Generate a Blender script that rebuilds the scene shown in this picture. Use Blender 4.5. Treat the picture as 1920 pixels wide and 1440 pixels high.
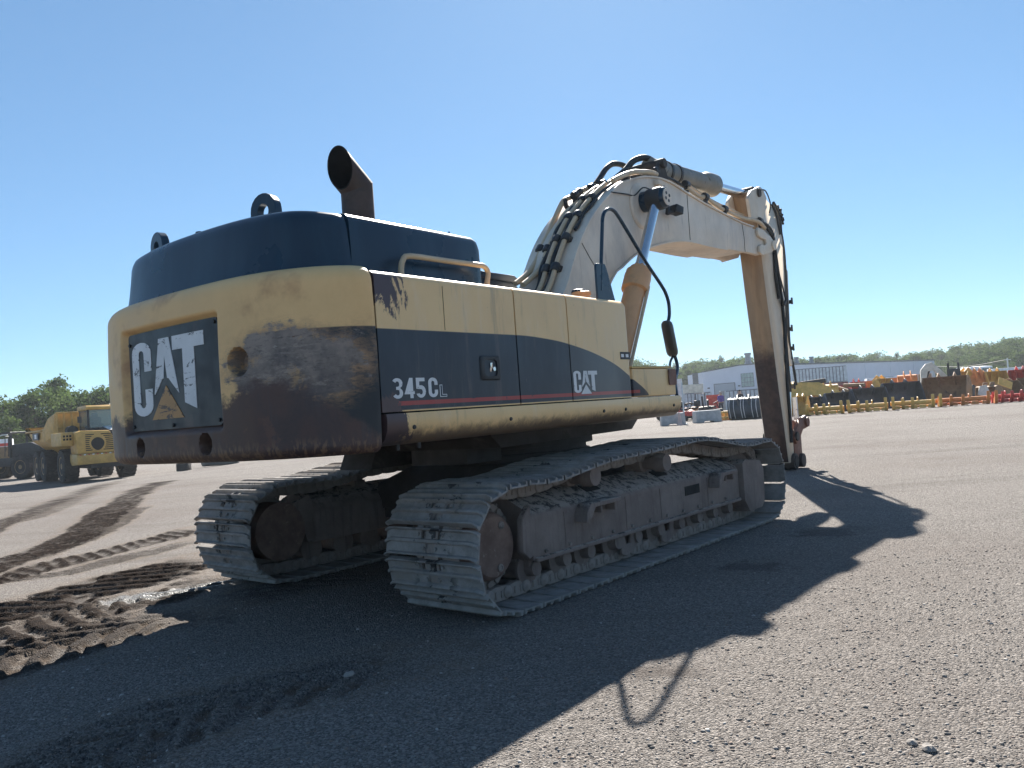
import bpy, bmesh, math, random
import numpy as np
from mathutils import Vector, Matrix, Euler

for o in list(bpy.data.objects): bpy.data.objects.remove(o)
scene = bpy.context.scene
COL = scene.collection
R_ = math.radians

# ------------------------------------------------------------------ camera
F_PX, PITCH, ROLL, CAM_H = 1513.53, 0.0328, 0.0712, 1.4542      # solved from the photograph (1920 px wide)
_cp, _sp = math.cos(PITCH), math.sin(PITCH)
FW = Vector((0, _cp, _sp)); _U0 = Vector((0, -_sp, _cp)); _R0 = Vector((1, 0, 0))
RT = math.cos(ROLL) * _R0 - math.sin(ROLL) * _U0
UP = math.sin(ROLL) * _R0 + math.cos(ROLL) * _U0
EYE = Vector((0, 0, CAM_H))
cam_data = bpy.data.cameras.new('camera')
cam = bpy.data.objects.new('camera', cam_data); COL.objects.link(cam)
cam_data.sensor_width = 36; cam_data.lens = F_PX / 1920 * 36
cam_data.clip_start = 0.05; cam_data.clip_end = 6000
cam.matrix_world = Matrix(((RT.x, UP.x, -FW.x, 0), (RT.y, UP.y, -FW.y, 0), (RT.z, UP.z, -FW.z, CAM_H), (0, 0, 0, 1)))
scene.camera = cam

# ------------------------------------------------------------------ sky, sun, exposure
SUN_AZ, SUN_EL = R_(8.0), R_(37.5)          # azimuth clockwise from +Y
world = bpy.data.worlds.new('World'); scene.world = world; world.use_nodes = True
wn = world.node_tree; wn.nodes.clear()
sky = wn.nodes.new('ShaderNodeTexSky'); sky.sky_type = 'NISHITA'; sky.sun_disc = False
sky.sun_elevation = SUN_EL; sky.sun_rotation = SUN_AZ
sky.altitude = 0; sky.air_density = 0.75; sky.dust_density = 0.1; sky.ozone_density = 3.0
bg = wn.nodes.new('ShaderNodeBackground'); bg.inputs[1].default_value = 0.065
wo = wn.nodes.new('ShaderNodeOutputWorld')
gam = wn.nodes.new('ShaderNodeGamma'); gam.inputs[1].default_value = 0.68      # the phone's flat rendering of the sky, everywhere alike
tin = wn.nodes.new('ShaderNodeVectorMath'); tin.operation = 'MULTIPLY'; tin.inputs[1].default_value = (0.83, 1.14, 1.33)
wn.links.new(sky.outputs[0], gam.inputs[0]); wn.links.new(gam.outputs[0], tin.inputs[0]); wn.links.new(tin.outputs[0], bg.inputs[0]); wn.links.new(bg.outputs[0], wo.inputs[0])
sd = bpy.data.lights.new('sun', 'SUN'); sd.energy = 5.0; sd.angle = R_(0.53); sd.color = (1.0, 0.95, 0.87)
sun = bpy.data.objects.new('sun', sd); COL.objects.link(sun)
_s = Vector((math.sin(SUN_AZ) * math.cos(SUN_EL), math.cos(SUN_AZ) * math.cos(SUN_EL), math.sin(SUN_EL)))
sun.location = _s * 60; sun.rotation_euler = _s.to_track_quat('Z', 'Y').to_euler()
vs = scene.view_settings
vs.view_transform = 'Standard'; vs.look = 'None'; vs.gamma = 1; vs.use_curve_mapping = False
vs.exposure = 1.58
scene.render.engine = 'CYCLES'
scene.cycles.max_bounces = 6

# ------------------------------------------------------------------ pixels to places (photo pixels, 1920 x 1440)
def ray(u, v):
    return FW + RT * ((u - 960) / F_PX) - UP * ((v - 720) / F_PX)
C0 = Vector((-0.0189, 8.6209, 0.0)); TH_T, TH_U = 0.7018, 0.6576
def _fr(th): return Vector((math.sin(th), math.cos(th), 0)), Vector((math.cos(th), -math.sin(th), 0))
def U(u, v, b, th=TH_U):
    """pixel on the plane 'b metres right of the machine centre line' -> machine coordinates (right, forward, up)"""
    Fd, Rd = _fr(th); d = ray(u, v)
    t = ((C0 - EYE).dot(Rd) + b) / d.dot(Rd); p = EYE + d * t - C0
    return Vector((b, p.dot(Fd), p.z))
def T(u, v, b): return U(u, v, b, TH_T)
def sstep(x, a, b):
    t = np.clip((np.asarray(x, float) - a) / (b - a), 0, 1); return t * t * (3 - 2 * t)
def gz(x, y):
    """height of the yard: level at the excavator, falling away gently to the far left"""
    return -0.85 * sstep(-np.asarray(x, float), 5, 27) * sstep(y, 16, 42)
def GP(u, v):
    d = ray(u, v); z = 0.0
    for _ in range(30):
        t = (z - CAM_H) / d.z; p = EYE + d * t; z = float(gz(p.x, p.y))
    return p
def AD(u, v, y):
    """pixel at depth y"""
    d = ray(u, v); return EYE + d * (y / d.y)

# ------------------------------------------------------------------ nodes
class NT:
    def __init__(s, name):
        s.m = bpy.data.materials.new(name); s.m.use_nodes = True; s.t = s.m.node_tree
        s.b = s.t.nodes['Principled BSDF']; s._c = None
    def n(s, typ, ins=None, **at):
        x = s.t.nodes.new(typ)
        for k, v in at.items(): setattr(x, k, v)
        for k, v in (ins or {}).items(): s.set(x.inputs[k], v)
        return x
    def set(s, sock, v):
        if isinstance(v, bpy.types.NodeSocket): s.t.links.new(v, sock)
        elif isinstance(v, (tuple, list)) and len(v) == 3 and sock.type == 'RGBA': sock.default_value = (*v, 1)
        else: sock.default_value = v
    def obj(s):
        if s._c is None: s._c = s.n('ShaderNodeTexCoord').outputs['Object']
        return s._c
    def uv(s): return s.n('ShaderNodeTexCoord').outputs['UV']
    def attr(s, name): return s.n('ShaderNodeAttribute', attribute_name=name).outputs['Fac']
    def m_(s, op, a, b=0.0, c=0.0): return s.n('ShaderNodeMath', {0: a, 1: b, 2: c}, operation=op).outputs[0]
    def xyz(s, co): x = s.n('ShaderNodeSeparateXYZ', {0: co}); return x.outputs
    def comb(s, x, y, z): return s.n('ShaderNodeCombineXYZ', {0: x, 1: y, 2: z}).outputs[0]
    def scl(s, co, v): return s.n('ShaderNodeVectorMath', {0: co, 1: v}, operation='MULTIPLY').outputs[0]
    def noise(s, co, scale, detail=5, rough=.6, dist=0.0, stretch=None):
        if stretch: co = s.scl(co, stretch)
        return s.n('ShaderNodeTexNoise', {'Vector': co, 'Scale': scale, 'Detail': detail, 'Roughness': rough, 'Distortion': dist}).outputs[0]
    def vor(s, co, scale, feat='F1', out=0):
        return s.n('ShaderNodeTexVoronoi', {'Vector': co, 'Scale': scale}, feature=feat).outputs[out]
    def st(s, f, lo, hi, a=0.0, b=1.0):
        return s.n('ShaderNodeMapRange', {0: f, 1: lo, 2: hi, 3: a, 4: b}, interpolation_type='SMOOTHSTEP').outputs[0]
    def mix(s, f, a, b, mode='MIX'):
        x = s.n('ShaderNodeMix', data_type='RGBA', blend_type=mode); s.set(x.inputs[0], f); s.set(x.inputs[6], a); s.set(x.inputs[7], b)
        return x.outputs[2]
    def bump(s, h, strength=.3, dist=.01):
        x = s.n('ShaderNodeBump', {'Strength': strength, 'Distance': dist, 'Height': h}); s.set(s.b.inputs['Normal'], x.outputs[0])
    def fin(s, col=None, rough=None, metal=None, spec=None):
        if col is not None: s.set(s.b.inputs['Base Color'], col)
        if rough is not None: s.set(s.b.inputs['Roughness'], rough)
        if metal is not None: s.set(s.b.inputs['Metallic'], metal)
        if spec is not None: s.set(s.b.inputs['Specular IOR Level'], spec)
        return s.m

def paint(name, base, rough=.5, metal=0.0, wear=(), var=.18, vscale=2.5, bump=0.0, bscale=40, spec=.5):
    """paint or metal with brightness variation and wear: wear = (colour, scale, lo, hi, stretch)"""
    t = NT(name); co = t.obj()
    v = t.noise(co, vscale, 6, .65)
    c = t.mix(t.st(v, .3, .7), tuple(x * (1 - var) for x in base), tuple(min(1, x * (1 + var)) for x in base))
    rg = t.st(t.noise(co, vscale * 3, 4), .3, .7, max(.05, rough - .1), min(1, rough + .12))
    for (wc, sc, lo, hi, *strch) in wear:
        k = t.st(t.noise(co, sc, 7, .68, 0.6, strch[0] if strch else None), lo, hi)
        c = t.mix(k, c, wc)
    if bump: t.bump(t.noise(co, bscale, 5, .7), bump, .01)
    return t.fin(c, rg, metal, spec)

# ------------------------------------------------------------------ meshes
class MB:
    def __init__(s): s.v = []; s.f = []; s.mi = []; s.cur = 0
    def add(s, vs, fs, M=None):
        k = len(s.v)
        for p in vs:
            p = Vector(p); s.v.append(M @ p if M is not None else p)
        for f in fs: s.f.append([i + k for i in f]); s.mi.append(s.cur)
        return s
    def box(s, lo, hi, M=None):
        x0, y0, z0 = lo; x1, y1, z1 = hi
        return s.add([(x0,y0,z0),(x1,y0,z0),(x1,y1,z0),(x0,y1,z0),(x0,y0,z1),(x1,y0,z1),(x1,y1,z1),(x0,y1,z1)],
                     [(3,2,1,0),(4,5,6,7),(0,1,5,4),(1,2,6,5),(2,3,7,6),(3,0,4,7)], M)
    def cbox(s, c, d, M=None):
        return s.box([c[i] - d[i] / 2 for i in range(3)], [c[i] + d[i] / 2 for i in range(3)], M)
    def prism(s, poly, lo, hi, ax=0, M=None):
        """poly of 2D points in the two other axes (x: (y,z), y: (x,z), z: (x,y)), extruded along axis ax"""
        n = len(poly)
        def P(p, t): return [(t, p[0], p[1]), (p[0], t, p[1]), (p[0], p[1], t)][ax]
        A = sum(poly[i][0] * poly[(i+1) % n][1] - poly[(i+1) % n][0] * poly[i][1] for i in range(n))
        if (A > 0) == (ax == 1): poly = poly[::-1]
        vs = [P(p, lo) for p in poly] + [P(p, hi) for p in poly]
        fs = [list(range(n))[::-1], list(range(n, 2 * n))]
        for i in range(n): j = (i + 1) % n; fs.append([i, j, n + j, n + i])
        return s.add(vs, fs, M)
    def cyl(s, p0, p1, r0, r1=None, n=16, caps=True):
        return s.lathe(p0, p1, [(r0, 0.0), (r0 if r1 is None else r1, 1.0)], n, caps)
    def lathe(s, p0, p1, prof, n=16, caps=True):
        """prof = (radius, fraction along p0-p1)"""
        p0 = Vector(p0); p1 = Vector(p1); d = p1 - p0; q = d.to_track_quat('Z', 'Y')
        vs = []; fs = []
        for r, h in prof:
            for i in range(n):
                a = 2 * math.pi * i / n
                vs.append(p0 + d * h + q @ Vector((r * math.cos(a), r * math.sin(a), 0)))
        m = len(prof)
        for k in range(m - 1):
            for i in range(n):
                j = (i + 1) % n; fs.append([k*n+i, k*n+j, (k+1)*n+j, (k+1)*n+i])
        if caps: fs.append(list(range(n))[::-1]); fs.append([(m-1)*n+i for i in range(n)])
        return s.add(vs, fs)
    def tube(s, path, r, n=8, caps=True, smooth=0):
        P = [Vector(p) for p in path]
        if smooth: P = spline(P, smooth)
        rs = r if isinstance(r, (list, tuple)) else [r] * len(P)
        if len(rs) != len(P): rs = [rs[0] + (rs[-1] - rs[0]) * i / (len(P) - 1) for i in range(len(P))]
        vs = []; fs = []; up = None
        for k, p in enumerate(P):
            d = (P[min(k+1, len(P)-1)] - P[max(k-1, 0)]).normalized()
            if up is None: up = d.orthogonal().normalized()
            up = (up - d * up.dot(d)); up = up.normalized() if up.length > 1e-6 else d.orthogonal().normalized()
            w = d.cross(up)
            for i in range(n):
                a = 2 * math.pi * i / n; vs.append(p + (up * math.cos(a) + w * math.sin(a)) * rs[k])
        for k in range(len(P) - 1):
            for i in range(n):
                j = (i + 1) % n; fs.append([k*n+i, k*n+j, (k+1)*n+j, (k+1)*n+i])
        if caps: fs.append(list(range(n))[::-1]); fs.append([(len(P)-1)*n+i for i in range(n)])
        return s.add(vs, fs)
    def loft(s, rings, closed=False, cap0=False, cap1=False):
        n = len(rings[0]); vs = [p for r in rings for p in r]; fs = []
        for k in range(len(rings) - 1):
            for i in range(n if closed else n - 1):
                j = (i + 1) % n; fs.append([k*n+i, k*n+j, (k+1)*n+j, (k+1)*n+i])
        if cap0: fs.append(list(range(n))[::-1])
        if cap1: fs.append([(len(rings)-1)*n+i for i in range(n)])
        return s.add(vs, fs)
    def mesh(s, name, mats, bevel=0.0, seg=2, smooth=35, recalc=True, bang=28):
        me = bpy.data.meshes.new(name)
        me.from_pydata([tuple(p) for p in s.v], [], s.f)
        mats = mats if isinstance(mats, (list, tuple)) else [mats]
        for m in mats: me.materials.append(m)
        if len(mats) > 1: me.polygons.foreach_set('material_index', s.mi)
        if bevel or recalc:
            bm = bmesh.new(); bm.from_mesh(me)
            if recalc: bmesh.ops.recalc_face_normals(bm, faces=bm.faces)
            if bevel:
                es = [e for e in bm.edges if len(e.link_faces) == 2 and e.calc_face_angle(0) > R_(bang)]
                bmesh.ops.bevel(bm, geom=es, offset=bevel, segments=seg, affect='EDGES', profile=.6, clamp_overlap=True)
            bm.to_mesh(me); bm.free()
        if smooth:
            me.polygons.foreach_set('use_smooth', [True] * len(me.polygons)); me.set_sharp_from_angle(angle=R_(smooth))
        return me
    def build(s, name, mats, parent=None, **k):
        return link(name, s.mesh(name, mats, **k), parent)

def spline(P, k):
    """Catmull-Rom through the points, k steps a span"""
    out = []; P = [Vector(p) for p in P]
    for i in range(len(P) - 1):
        a = P[max(i-1, 0)]; b = P[i]; c = P[i+1]; d = P[min(i+2, len(P)-1)]
        for j in range(k):
            t = j / k
            out.append(.5 * ((2*b) + (c-a)*t + (2*a-5*b+4*c-d)*t*t + (3*b-a-3*c+d)*t*t*t))
    return out + [P[-1]]
def link(name, me, parent=None):
    o = bpy.data.objects.new(name, me); COL.objects.link(o)
    if parent is not None: o.parent = parent
    return o
def tag(o, label=None, cat=None, group=None, kind=None):
    if label: o['label'] = label
    if cat: o['category'] = cat
    if group: o['group'] = group
    if kind: o['kind'] = kind
    return o
def thing(name, label, cat, loc=(0, 0, 0), rz=0.0, group=None):
    o = bpy.data.objects.new(name, None); COL.objects.link(o); o.location = loc; o.rotation_euler = (0, 0, rz)
    o.empty_display_size = .2
    return tag(o, label, cat, group)
def copy_tree(o, parent=None, loc=None, rz=None, label=None, group=None, scale=None):
    c = o.copy(); COL.objects.link(c); c.parent = parent
    if loc is not None: c.location = loc
    if rz is not None: c.rotation_euler = (0, 0, rz)
    if scale is not None: c.scale = (scale,) * 3 if isinstance(scale, (int, float)) else scale
    if label: c['label'] = label
    if group: c['group'] = group
    for ch in [k for k in KIDS.get(o.name, [])]:
        copy_tree(ch, c)
    return c
KIDS = {}
def kids(*roots):
    """remember a finished thing's parts so that it can be copied"""
    for r in roots:
        for ch in bpy.data.objects:
            if ch.parent == r: KIDS.setdefault(r.name, []).append(ch); kids(ch)
rnd = random.Random(7)

# ------------------------------------------------------------------ materials
M = {}
RUST = (.105, .055, .032); GRIME = (.032, .026, .023); DUST = (.17, .145, .12)
M['black'] = paint('black_paint', (.018, .019, .021), .5, wear=[(DUST, 3, .62, .9)])
M['rubber'] = paint('rubber', (.022, .021, .021), .8, wear=[(DUST, 2, .5, .85)], bump=.2, bscale=30)
M['hose'] = paint('hose', (.016, .017, .018), .55, wear=[(DUST, 6, .6, .9)])
M['chrome'] = paint('chrome', (.62, .63, .65), .12, 1.0, var=.06)
M['steel'] = paint('steel', (.2, .19, .18), .5, .6, wear=[(RUST, 4, .55, .75)])
M['glass'] = NT('glass').fin((.02, .03, .035), .04); 
M['boom'] = paint('boom_paint', (.71, .595, .475), .55, var=.12, vscale=1.1,
    wear=[((.52, .44, .37), 1.6, .46, .74, (1, 1, .3)), ((.40, .31, .24), 4.5, .58, .75, (2, 2, .25)), ((.68, .64, .58), 2.2, .62, .8), ((.14, .10, .075), 9, .72, .8), (RUST, 5, .74, .8)])
M['stickpaint'] = paint('stick_paint', (.66, .56, .44), .55, var=.1, vscale=1.3, wear=[((.33, .25, .17), 1.4, .55, .8, (1, 1, .4)), ((.10, .07, .05), 11, .7, .76)])
M['pipe'] = paint('pipe_paint', (.58, .42, .26), .45, var=.12, wear=[(GRIME, 5, .6, .75)])
M['yellow'] = paint('yellow_paint', (.60, .39, .13), .5, var=.08, vscale=1.5, wear=[((.38, .27, .13), 1.8, .5, .8), ((.10, .065, .045), 10, .73, .79), ((.07, .045, .035), 3, .75, .82)])
M['cylyellow'] = paint('cylinder_paint', (.64, .33, .15), .5, var=.1, wear=[((.3, .2, .1), 3, .55, .8), (GRIME, 9, .7, .78)])

def stick_inner():
    """underside of the stick: tan, turning mottled and dark over its lower half"""
    t = NT('stick_underside'); co = t.obj(); x, y, z = t.xyz(co)
    n = t.noise(co, 2.2, 7, .7, .5); n2 = t.noise(co, 9, 6, .7)
    base = t.mix(t.st(t.noise(co, 3, 6, .6, 0, (3, 1, .4)), .35, .7), (.42, .27, .15), (.30, .19, .11))
    k = t.st(t.m_('ADD', t.m_('MULTIPLY', z, -1), t.m_('MULTIPLY', n, 1.1)), -2.45 + .55, -1.95 + .55)
    dark = t.mix(t.st(n2, .35, .7), (.045, .027, .024), (.085, .05, .04))
    c = t.mix(k, base, dark)
    c = t.mix(t.st(t.noise(co, 12, 5, .7, 0, (2, 1, .8)), .72, .76), c, (.3, .24, .17))
    return t.fin(c, t.st(n, .3, .7, .4, .65))
M['stick_inner'] = stick_inner()

def shoe_mat():
    t = NT('track_shoe_steel'); co = t.obj()
    rn = t.n('ShaderNodeObjectInfo').outputs['Random']
    cc = t.n('ShaderNodeVectorMath', {0: co, 1: t.comb(t.m_('MULTIPLY', rn, 37.), t.m_('MULTIPLY', rn, 91.), rn)}, operation='ADD').outputs[0]
    a = t.noise(cc, 7, 7, .7); b = t.noise(cc, 2.2, 5, .6)
    c = t.mix(t.st(a, .3, .7), (.175, .16, .148), (.30, .278, .258))
    c = t.mix(t.st(b, .5, .75), c, (.23, .195, .165))
    x, y, z = t.xyz(co)
    # dried black grease thrown out over the middle of the pads
    k = t.m_('MULTIPLY', t.st(t.m_('ABSOLUTE', t.m_('ADD', x, -.02)), .26, .1), t.st(t.noise(cc, 6, 6, .65), .56, .59))
    c = t.mix(k, c, (.022, .021, .022))
    t.bump(t.noise(cc, 45, 6, .75), .35, .006)
    return t.fin(c, t.m_('SUBTRACT', .78, t.m_('MULTIPLY', k, .2)), .0)
M['shoe'] = shoe_mat()
M['chain'] = paint('chain_steel', (.24, .2, .175), .75, wear=[(GRIME, 5, .5, .7), (DUST, 4, .55, .8)], bump=.4, bscale=30)

def frame_mat():
    """undercarriage steel, dusty brown; loose black dirt lies on what faces up"""
    t = NT('undercarriage'); co = t.obj()
    n = t.noise(co, 3, 7, .68); n2 = t.noise(co, 14, 7, .75); st = t.noise(co, 3, 6, .65, 0, (3, 6, .5))
    c = t.mix(t.st(n, .3, .7), (.165, .122, .105), (.235, .185, .16))
    c = t.mix(t.st(st, .5, .8), c, (.115, .08, .07))
    c = t.mix(t.st(n2, .62, .75), c, (.30, .255, .225))
    nz = t.xyz(t.n('ShaderNodeNewGeometry').outputs['Normal'])[2]
    up = t.st(nz, .45, .8)
    soil = t.mix(t.st(t.noise(co, 11, 9, .8), .47, .58), (.30, .26, .23), (.035, .03, .03))
    c = t.mix(up, c, soil)
    t.bump(t.m_('ADD', t.noise(co, 30, 6, .75), t.m_('MULTIPLY', up, t.noise(co, 12, 6, .8))), .5, .02)
    return t.fin(c, .85)
M['frame'] = frame_mat()
M['dark_steel'] = paint('dark_steel', (.045, .037, .033), .75, wear=[(DUST, 3, .55, .85), (RUST, 4, .6, .8)], bump=.3)

def side_mat():
    """painted side of the machine: faded yellow above, charcoal band with a red line below, curving down to the front"""
    t = NT('side_paint'); co = t.obj(); x, y, z = t.xyz(co)
    n = t.noise(co, 1.6, 6, .65); f = t.noise(co, 9, 7, .7, .6); v = t.noise(co, 4, 6, .7, 0, (1, 1, .25))
    yel = t.mix(t.st(n, .3, .7), (.74, .475, .215), (.80, .535, .255))
    yel = t.mix(t.st(v, .5, .85), yel, (.77, .565, .35))
    cur = t.n('ShaderNodeFloatCurve', {1: t.st(y, -4, 1)})
    m = t.n('ShaderNodeMapRange', {0: y, 1: -3.6, 2: .5}, clamp=True)
    t.set(cur.inputs[1], m.outputs[0])
    pts = STRIPE
    cv = cur.mapping.curves[0]
    for i, (a, zz) in enumerate(pts):
        px, py = (a + 3.6) / 4.1, (zz - 1.3) / 1.0
        if i < 2: cv.points[i].location = (px, py)
        else: cv.points.new(px, py)
        
    for p in cv.points: p.handle_type = 'AUTO_CLAMPED'
    cur.mapping.update()
    ztop = t.m_('MULTIPLY_ADD', cur.outputs[0], 1.0, 1.3)
    band = t.st(t.m_('SUBTRACT', z, ztop), .004, -.004)
    lowa = t.m_('MULTIPLY_ADD', y, STRIPE_LO[0], STRIPE_LO[1])
    band = t.m_('MULTIPLY', band, t.st(t.m_('SUBTRACT', z, lowa), -.003, .003))
    blk = t.mix(t.st(v, .35, .7), (.013, .021, .034), (.026, .036, .05))
    # the front third of the band has bleached to grey
    blk = t.mix(t.m_('MULTIPLY', t.st(y, -1.075, -1.07), t.st(y, -.004, -.01)), blk, (.05, .055, .062))
    c = t.mix(band, yel, blk)
    red0 = t.m_('MULTIPLY_ADD', y, RED[0], RED[1])
    dz = t.m_('SUBTRACT', z, red0)
    red = t.m_('MULTIPLY', t.st(t.m_('ABSOLUTE', dz), .016, .013), t.st(y, .13, .12))
    c = t.mix(t.m_('MULTIPLY', red, t.st(f, .68, .6)), c, (.36, .045, .04))
    c = t.mix(t.m_('MULTIPLY', t.st(t.noise(co, 5, 7, .7, 0, (2.2, 2.2, .22)), .54, .72), .35), c, (.16, .125, .10))
    # scratches, chips, and the burnt rusty run by the rear seam
    c = t.mix(t.st(t.noise(co, 13, 8, .72, 1.2, (1, 1, 2.0)), .675, .70), c, (.09, .055, .045))
    c = t.mix(t.m_('MULTIPLY', t.st(t.noise(co, 5, 8, .75, 2.0, (1, 1.8, .5)), .68, .7), .7), c, (.36, .29, .2))
    run = t.st(t.m_('ADD', t.m_('ADD', y, 3.2), t.m_('MULTIPLY', t.noise(co, 7, 6, .7, .6, (1, 1, .35)), -.75)), -.20, -.24)
    wv = t.m_('MULTIPLY', t.m_('ADD', t.noise(co, 9, 7, .72, .4, (1, 1, .5)), -.5), .9)
    run = t.m_('MULTIPLY', run, t.m_('MAXIMUM', t.st(t.m_('ADD', z, wv), 2.14, 2.2), t.st(t.m_('ADD', z, wv), 1.6, 1.54)))
    c = t.mix(run, c, (.075, .045, .045))
    low = t.st(t.m_('ADD', z, t.m_('MULTIPLY', t.noise(co, 12, 6, .7, .4), -.14)), 1.34, 1.25)
    c = t.mix(t.m_('MULTIPLY', low, .85), c, (.05, .035, .035))
    t.bump(t.noise(co, 3, 4, .5), .12, .02)
    return t.fin(c, t.st(n, .3, .7, .34, .5))
STRIPE = [(-3.6, 2.04), (-3.26, 2.04), (-1.82, 2.04), (-1.4, 2.022), (-1.065, 1.985), (-.443, 1.852), (-.006, 1.676), (.27, 1.541), (.31, 1.5), (.5, 1.4)]
STRIPE_LO = (0.0, 1.508); RED = (0.0, 1.552)

def cw_mat():
    """counterweight: uv = (metres round from the rear centre, height)"""
    t = NT('counterweight_paint'); uvc = t.uv(); s, z, _ = t.xyz(uvc); co = t.obj()
    n = t.noise(co, 2.4, 8, .7, .5); n2 = t.noise(co, 7, 9, .75, .15); big = t.noise(co, 1.1, 5, .6)
    strk = t.noise(co, 3.4, 7, .7, .2, (1, 1, 4.5)); vert = t.noise(co, 4, 6, .65, 0, (2.5, 2.5, .25))
    yel = t.mix(t.st(n, .3, .7), (.72, .44, .18), (.79, .50, .22))
    yel = t.mix(t.st(t.noise(co, 1.7, 5, .6), .56, .72), yel, (.50, .26, .115))
    c = yel
    # dark band painted round the right end
    bnd = t.m_('MULTIPLY', t.st(z, 2.055, 2.047), t.st(s, .86, .93))
    c = t.mix(bnd, c, (.014, .019, .024))
    # scraped patch: paint rubbed through along the weight to primer, filler and bare metal
    ds = t.m_('DIVIDE', t.m_('ADD', s, -1.17), .46); dz = t.m_('DIVIDE', t.m_('ADD', z, -1.80), .25)
    rr = t.m_('SQRT', t.m_('ADD', t.m_('MULTIPLY', ds, ds), t.m_('MULTIPLY', dz, dz)))
    sw = t.noise(co, 5.5, 9, .74, 0, (1, 1, 3.2)); sw2 = t.noise(co, 9, 10, .82, .3, (1, 1, 2.0)); bl = t.noise(co, 2.6, 7, .68)
    e = t.m_('ADD', rr, t.m_('ADD', t.m_('MULTIPLY', t.m_('ADD', bl, -.5), 1.6), t.m_('MULTIPLY', t.m_('ADD', sw, -.5), 1.5)))
    pm = t.st(e, 1.06, .98)
    pm = t.st(e, 1.10, .86)
    halo = t.m_('MULTIPLY', t.st(e, 1.45, 1.0), t.st(sw, .42, .6))
    c = t.mix(t.m_('MULTIPLY', halo, .8), c, (.42, .24, .12))
    fine_s = t.noise(co, 16, 8, .75, 0, (1, 1, 3.0))
    mot = t.mix(t.st(bl, .32, .66), (.27, .21, .17), (.075, .06, .058))
    mot = t.mix(t.m_('MULTIPLY', t.st(sw, .5, .64), .8), mot, (.30, .24, .195))
    mot = t.mix(t.m_('MULTIPLY', t.st(t.noise(co, 3.3, 8, .7, .3), .53, .63), .8), mot, (.42, .25, .11))
    mot = t.mix(t.m_('MULTIPLY', t.st(fine_s, .52, .66), .7), mot, (.055, .045, .043))
    mot = t.mix(t.m_('MULTIPLY', t.st(t.noise(co, 6, 8, .74, 0, (1, 1, 2.2)), .61, .66), .6), mot, (.40, .35, .31))
    c = t.mix(pm, c, mot)
    # rust, soot and old mud over the foot of the weight
    line = t.m_('ADD', t.st(s, .15, .95, 1.60, 1.74), t.m_('ADD', t.st(s, 1.2, 1.75, 0.0, -.42), t.st(s, -.2, -.9, 0, -.02)))
    dk = t.st(t.m_('ADD', t.m_('SUBTRACT', z, line), t.m_('ADD', t.m_('MULTIPLY', t.m_('ADD', bl, -.5), .5), t.m_('MULTIPLY', t.m_('ADD', sw2, -.5), .22))), .05, -.05)
    brown = t.mix(t.st(n, .35, .65), (.045, .026, .027), (.082, .044, .036))
    brown = t.mix(t.st(vert, .52, .7), brown, (.062, .052, .057))
    brown = t.mix(t.m_('MULTIPLY', t.st(t.noise(co, 3.2, 8, .72), .56, .62), .7), brown, (.13, .062, .042))
    brown = t.mix(t.m_('MULTIPLY', t.st(z, 1.40, 1.30), t.st(t.noise(co, 26, 4, .6, 0, (1.4, 1.4, .5)), .5, .6)), brown, (.17, .10, .06))
    c = t.mix(t.m_('MULTIPLY', dk, .97), c, brown)
    # horizontal scrapes
    c = t.mix(t.m_('MULTIPLY', t.st(strk, .67, .70), t.st(z, 2.2, 2.0)), c, (.11, .06, .04))
    c = t.mix(t.st(t.noise(co, 12, 7, .7, .5), .73, .75), c, (.5, .42, .33))
    t.bump(t.m_('ADD', n, t.m_('MULTIPLY', n2, .3)), .2, .02)
    return t.fin(c, t.st(n, .3, .7, .42, .62))
M['cw'] = cw_mat()
M['side'] = side_mat()
def hood_mat():
    t = NT('hood_paint'); co = t.obj()
    v = t.noise(co, 2.4, 6, .6, 0, (2, 2, .3)); n = t.noise(co, 1.4, 5, .6)
    c = t.mix(t.st(v, .35, .7), (.008, .026, .048), (.016, .042, .068))  # reflected sky painted in: blue tint added to the black base colour
    c = t.mix(t.st(t.noise(co, 11, 6, .7, .5, (1, 1, 2)), .70, .74), c, (.04, .045, .05))
    return t.fin(c, t.st(n, .3, .7, .24, .38), None, .4)
M['hood'] = hood_mat()
def decal(name, col, under, thr=.62):
    """printed film, scuffed through to what is under it"""
    t = NT(name); co = t.obj()
    k = t.st(t.noise(co, 6, 9, .78, .8, (1, 1, 2.2)), thr, thr + .03)
    k2 = t.st(t.noise(co, 2.5, 6, .6), .35, .75)
    c = t.mix(k2, col, tuple(.8 * x for x in col))
    return t.fin(t.mix(k, c, under), .5)
M['white_film'] = decal('white_film', (.72, .72, .72), (.05, .05, .055), .565)
M['white_film2'] = decal('white_film_side', (.7, .7, .7), (.04, .045, .05), .58)
M['orange_film'] = decal('orange_film', (.46, .24, .08), (.07, .045, .04), .54)
M['plate'] = paint('badge_plate', (.013, .019, .024), .4, wear=[((.05, .04, .04), 3, .55, .75), ((.09, .05, .035), 8, .7, .76)])
M['exhaust'] = paint('exhaust_steel', (.085, .052, .04), .7, var=.3, wear=[((.04, .028, .025), 3, .5, .7), ((.16, .12, .10), 5, .6, .8)])
M['soot'] = paint('soot', (.006, .006, .006), .95)
M['seam'] = paint('seam_dark', (.008, .008, .008), .8)
M['redbrown'] = paint('linkage_paint', (.17, .07, .045), .6, wear=[((.1, .05, .04), 3, .5, .75), ((.3, .2, .13), 6, .66, .76)])
M['cyl_grey'] = paint('arm_cylinder_paint', (.2, .195, .175), .5, wear=[((.22, .18, .12), 2.5, .5, .7), ((.05, .04, .035), 5, .6, .7)])
M['mirrorback'] = paint('mirror_back', (.06, .055, .045), .45, wear=[((.22, .15, .06), 3, .5, .65)])

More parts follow.
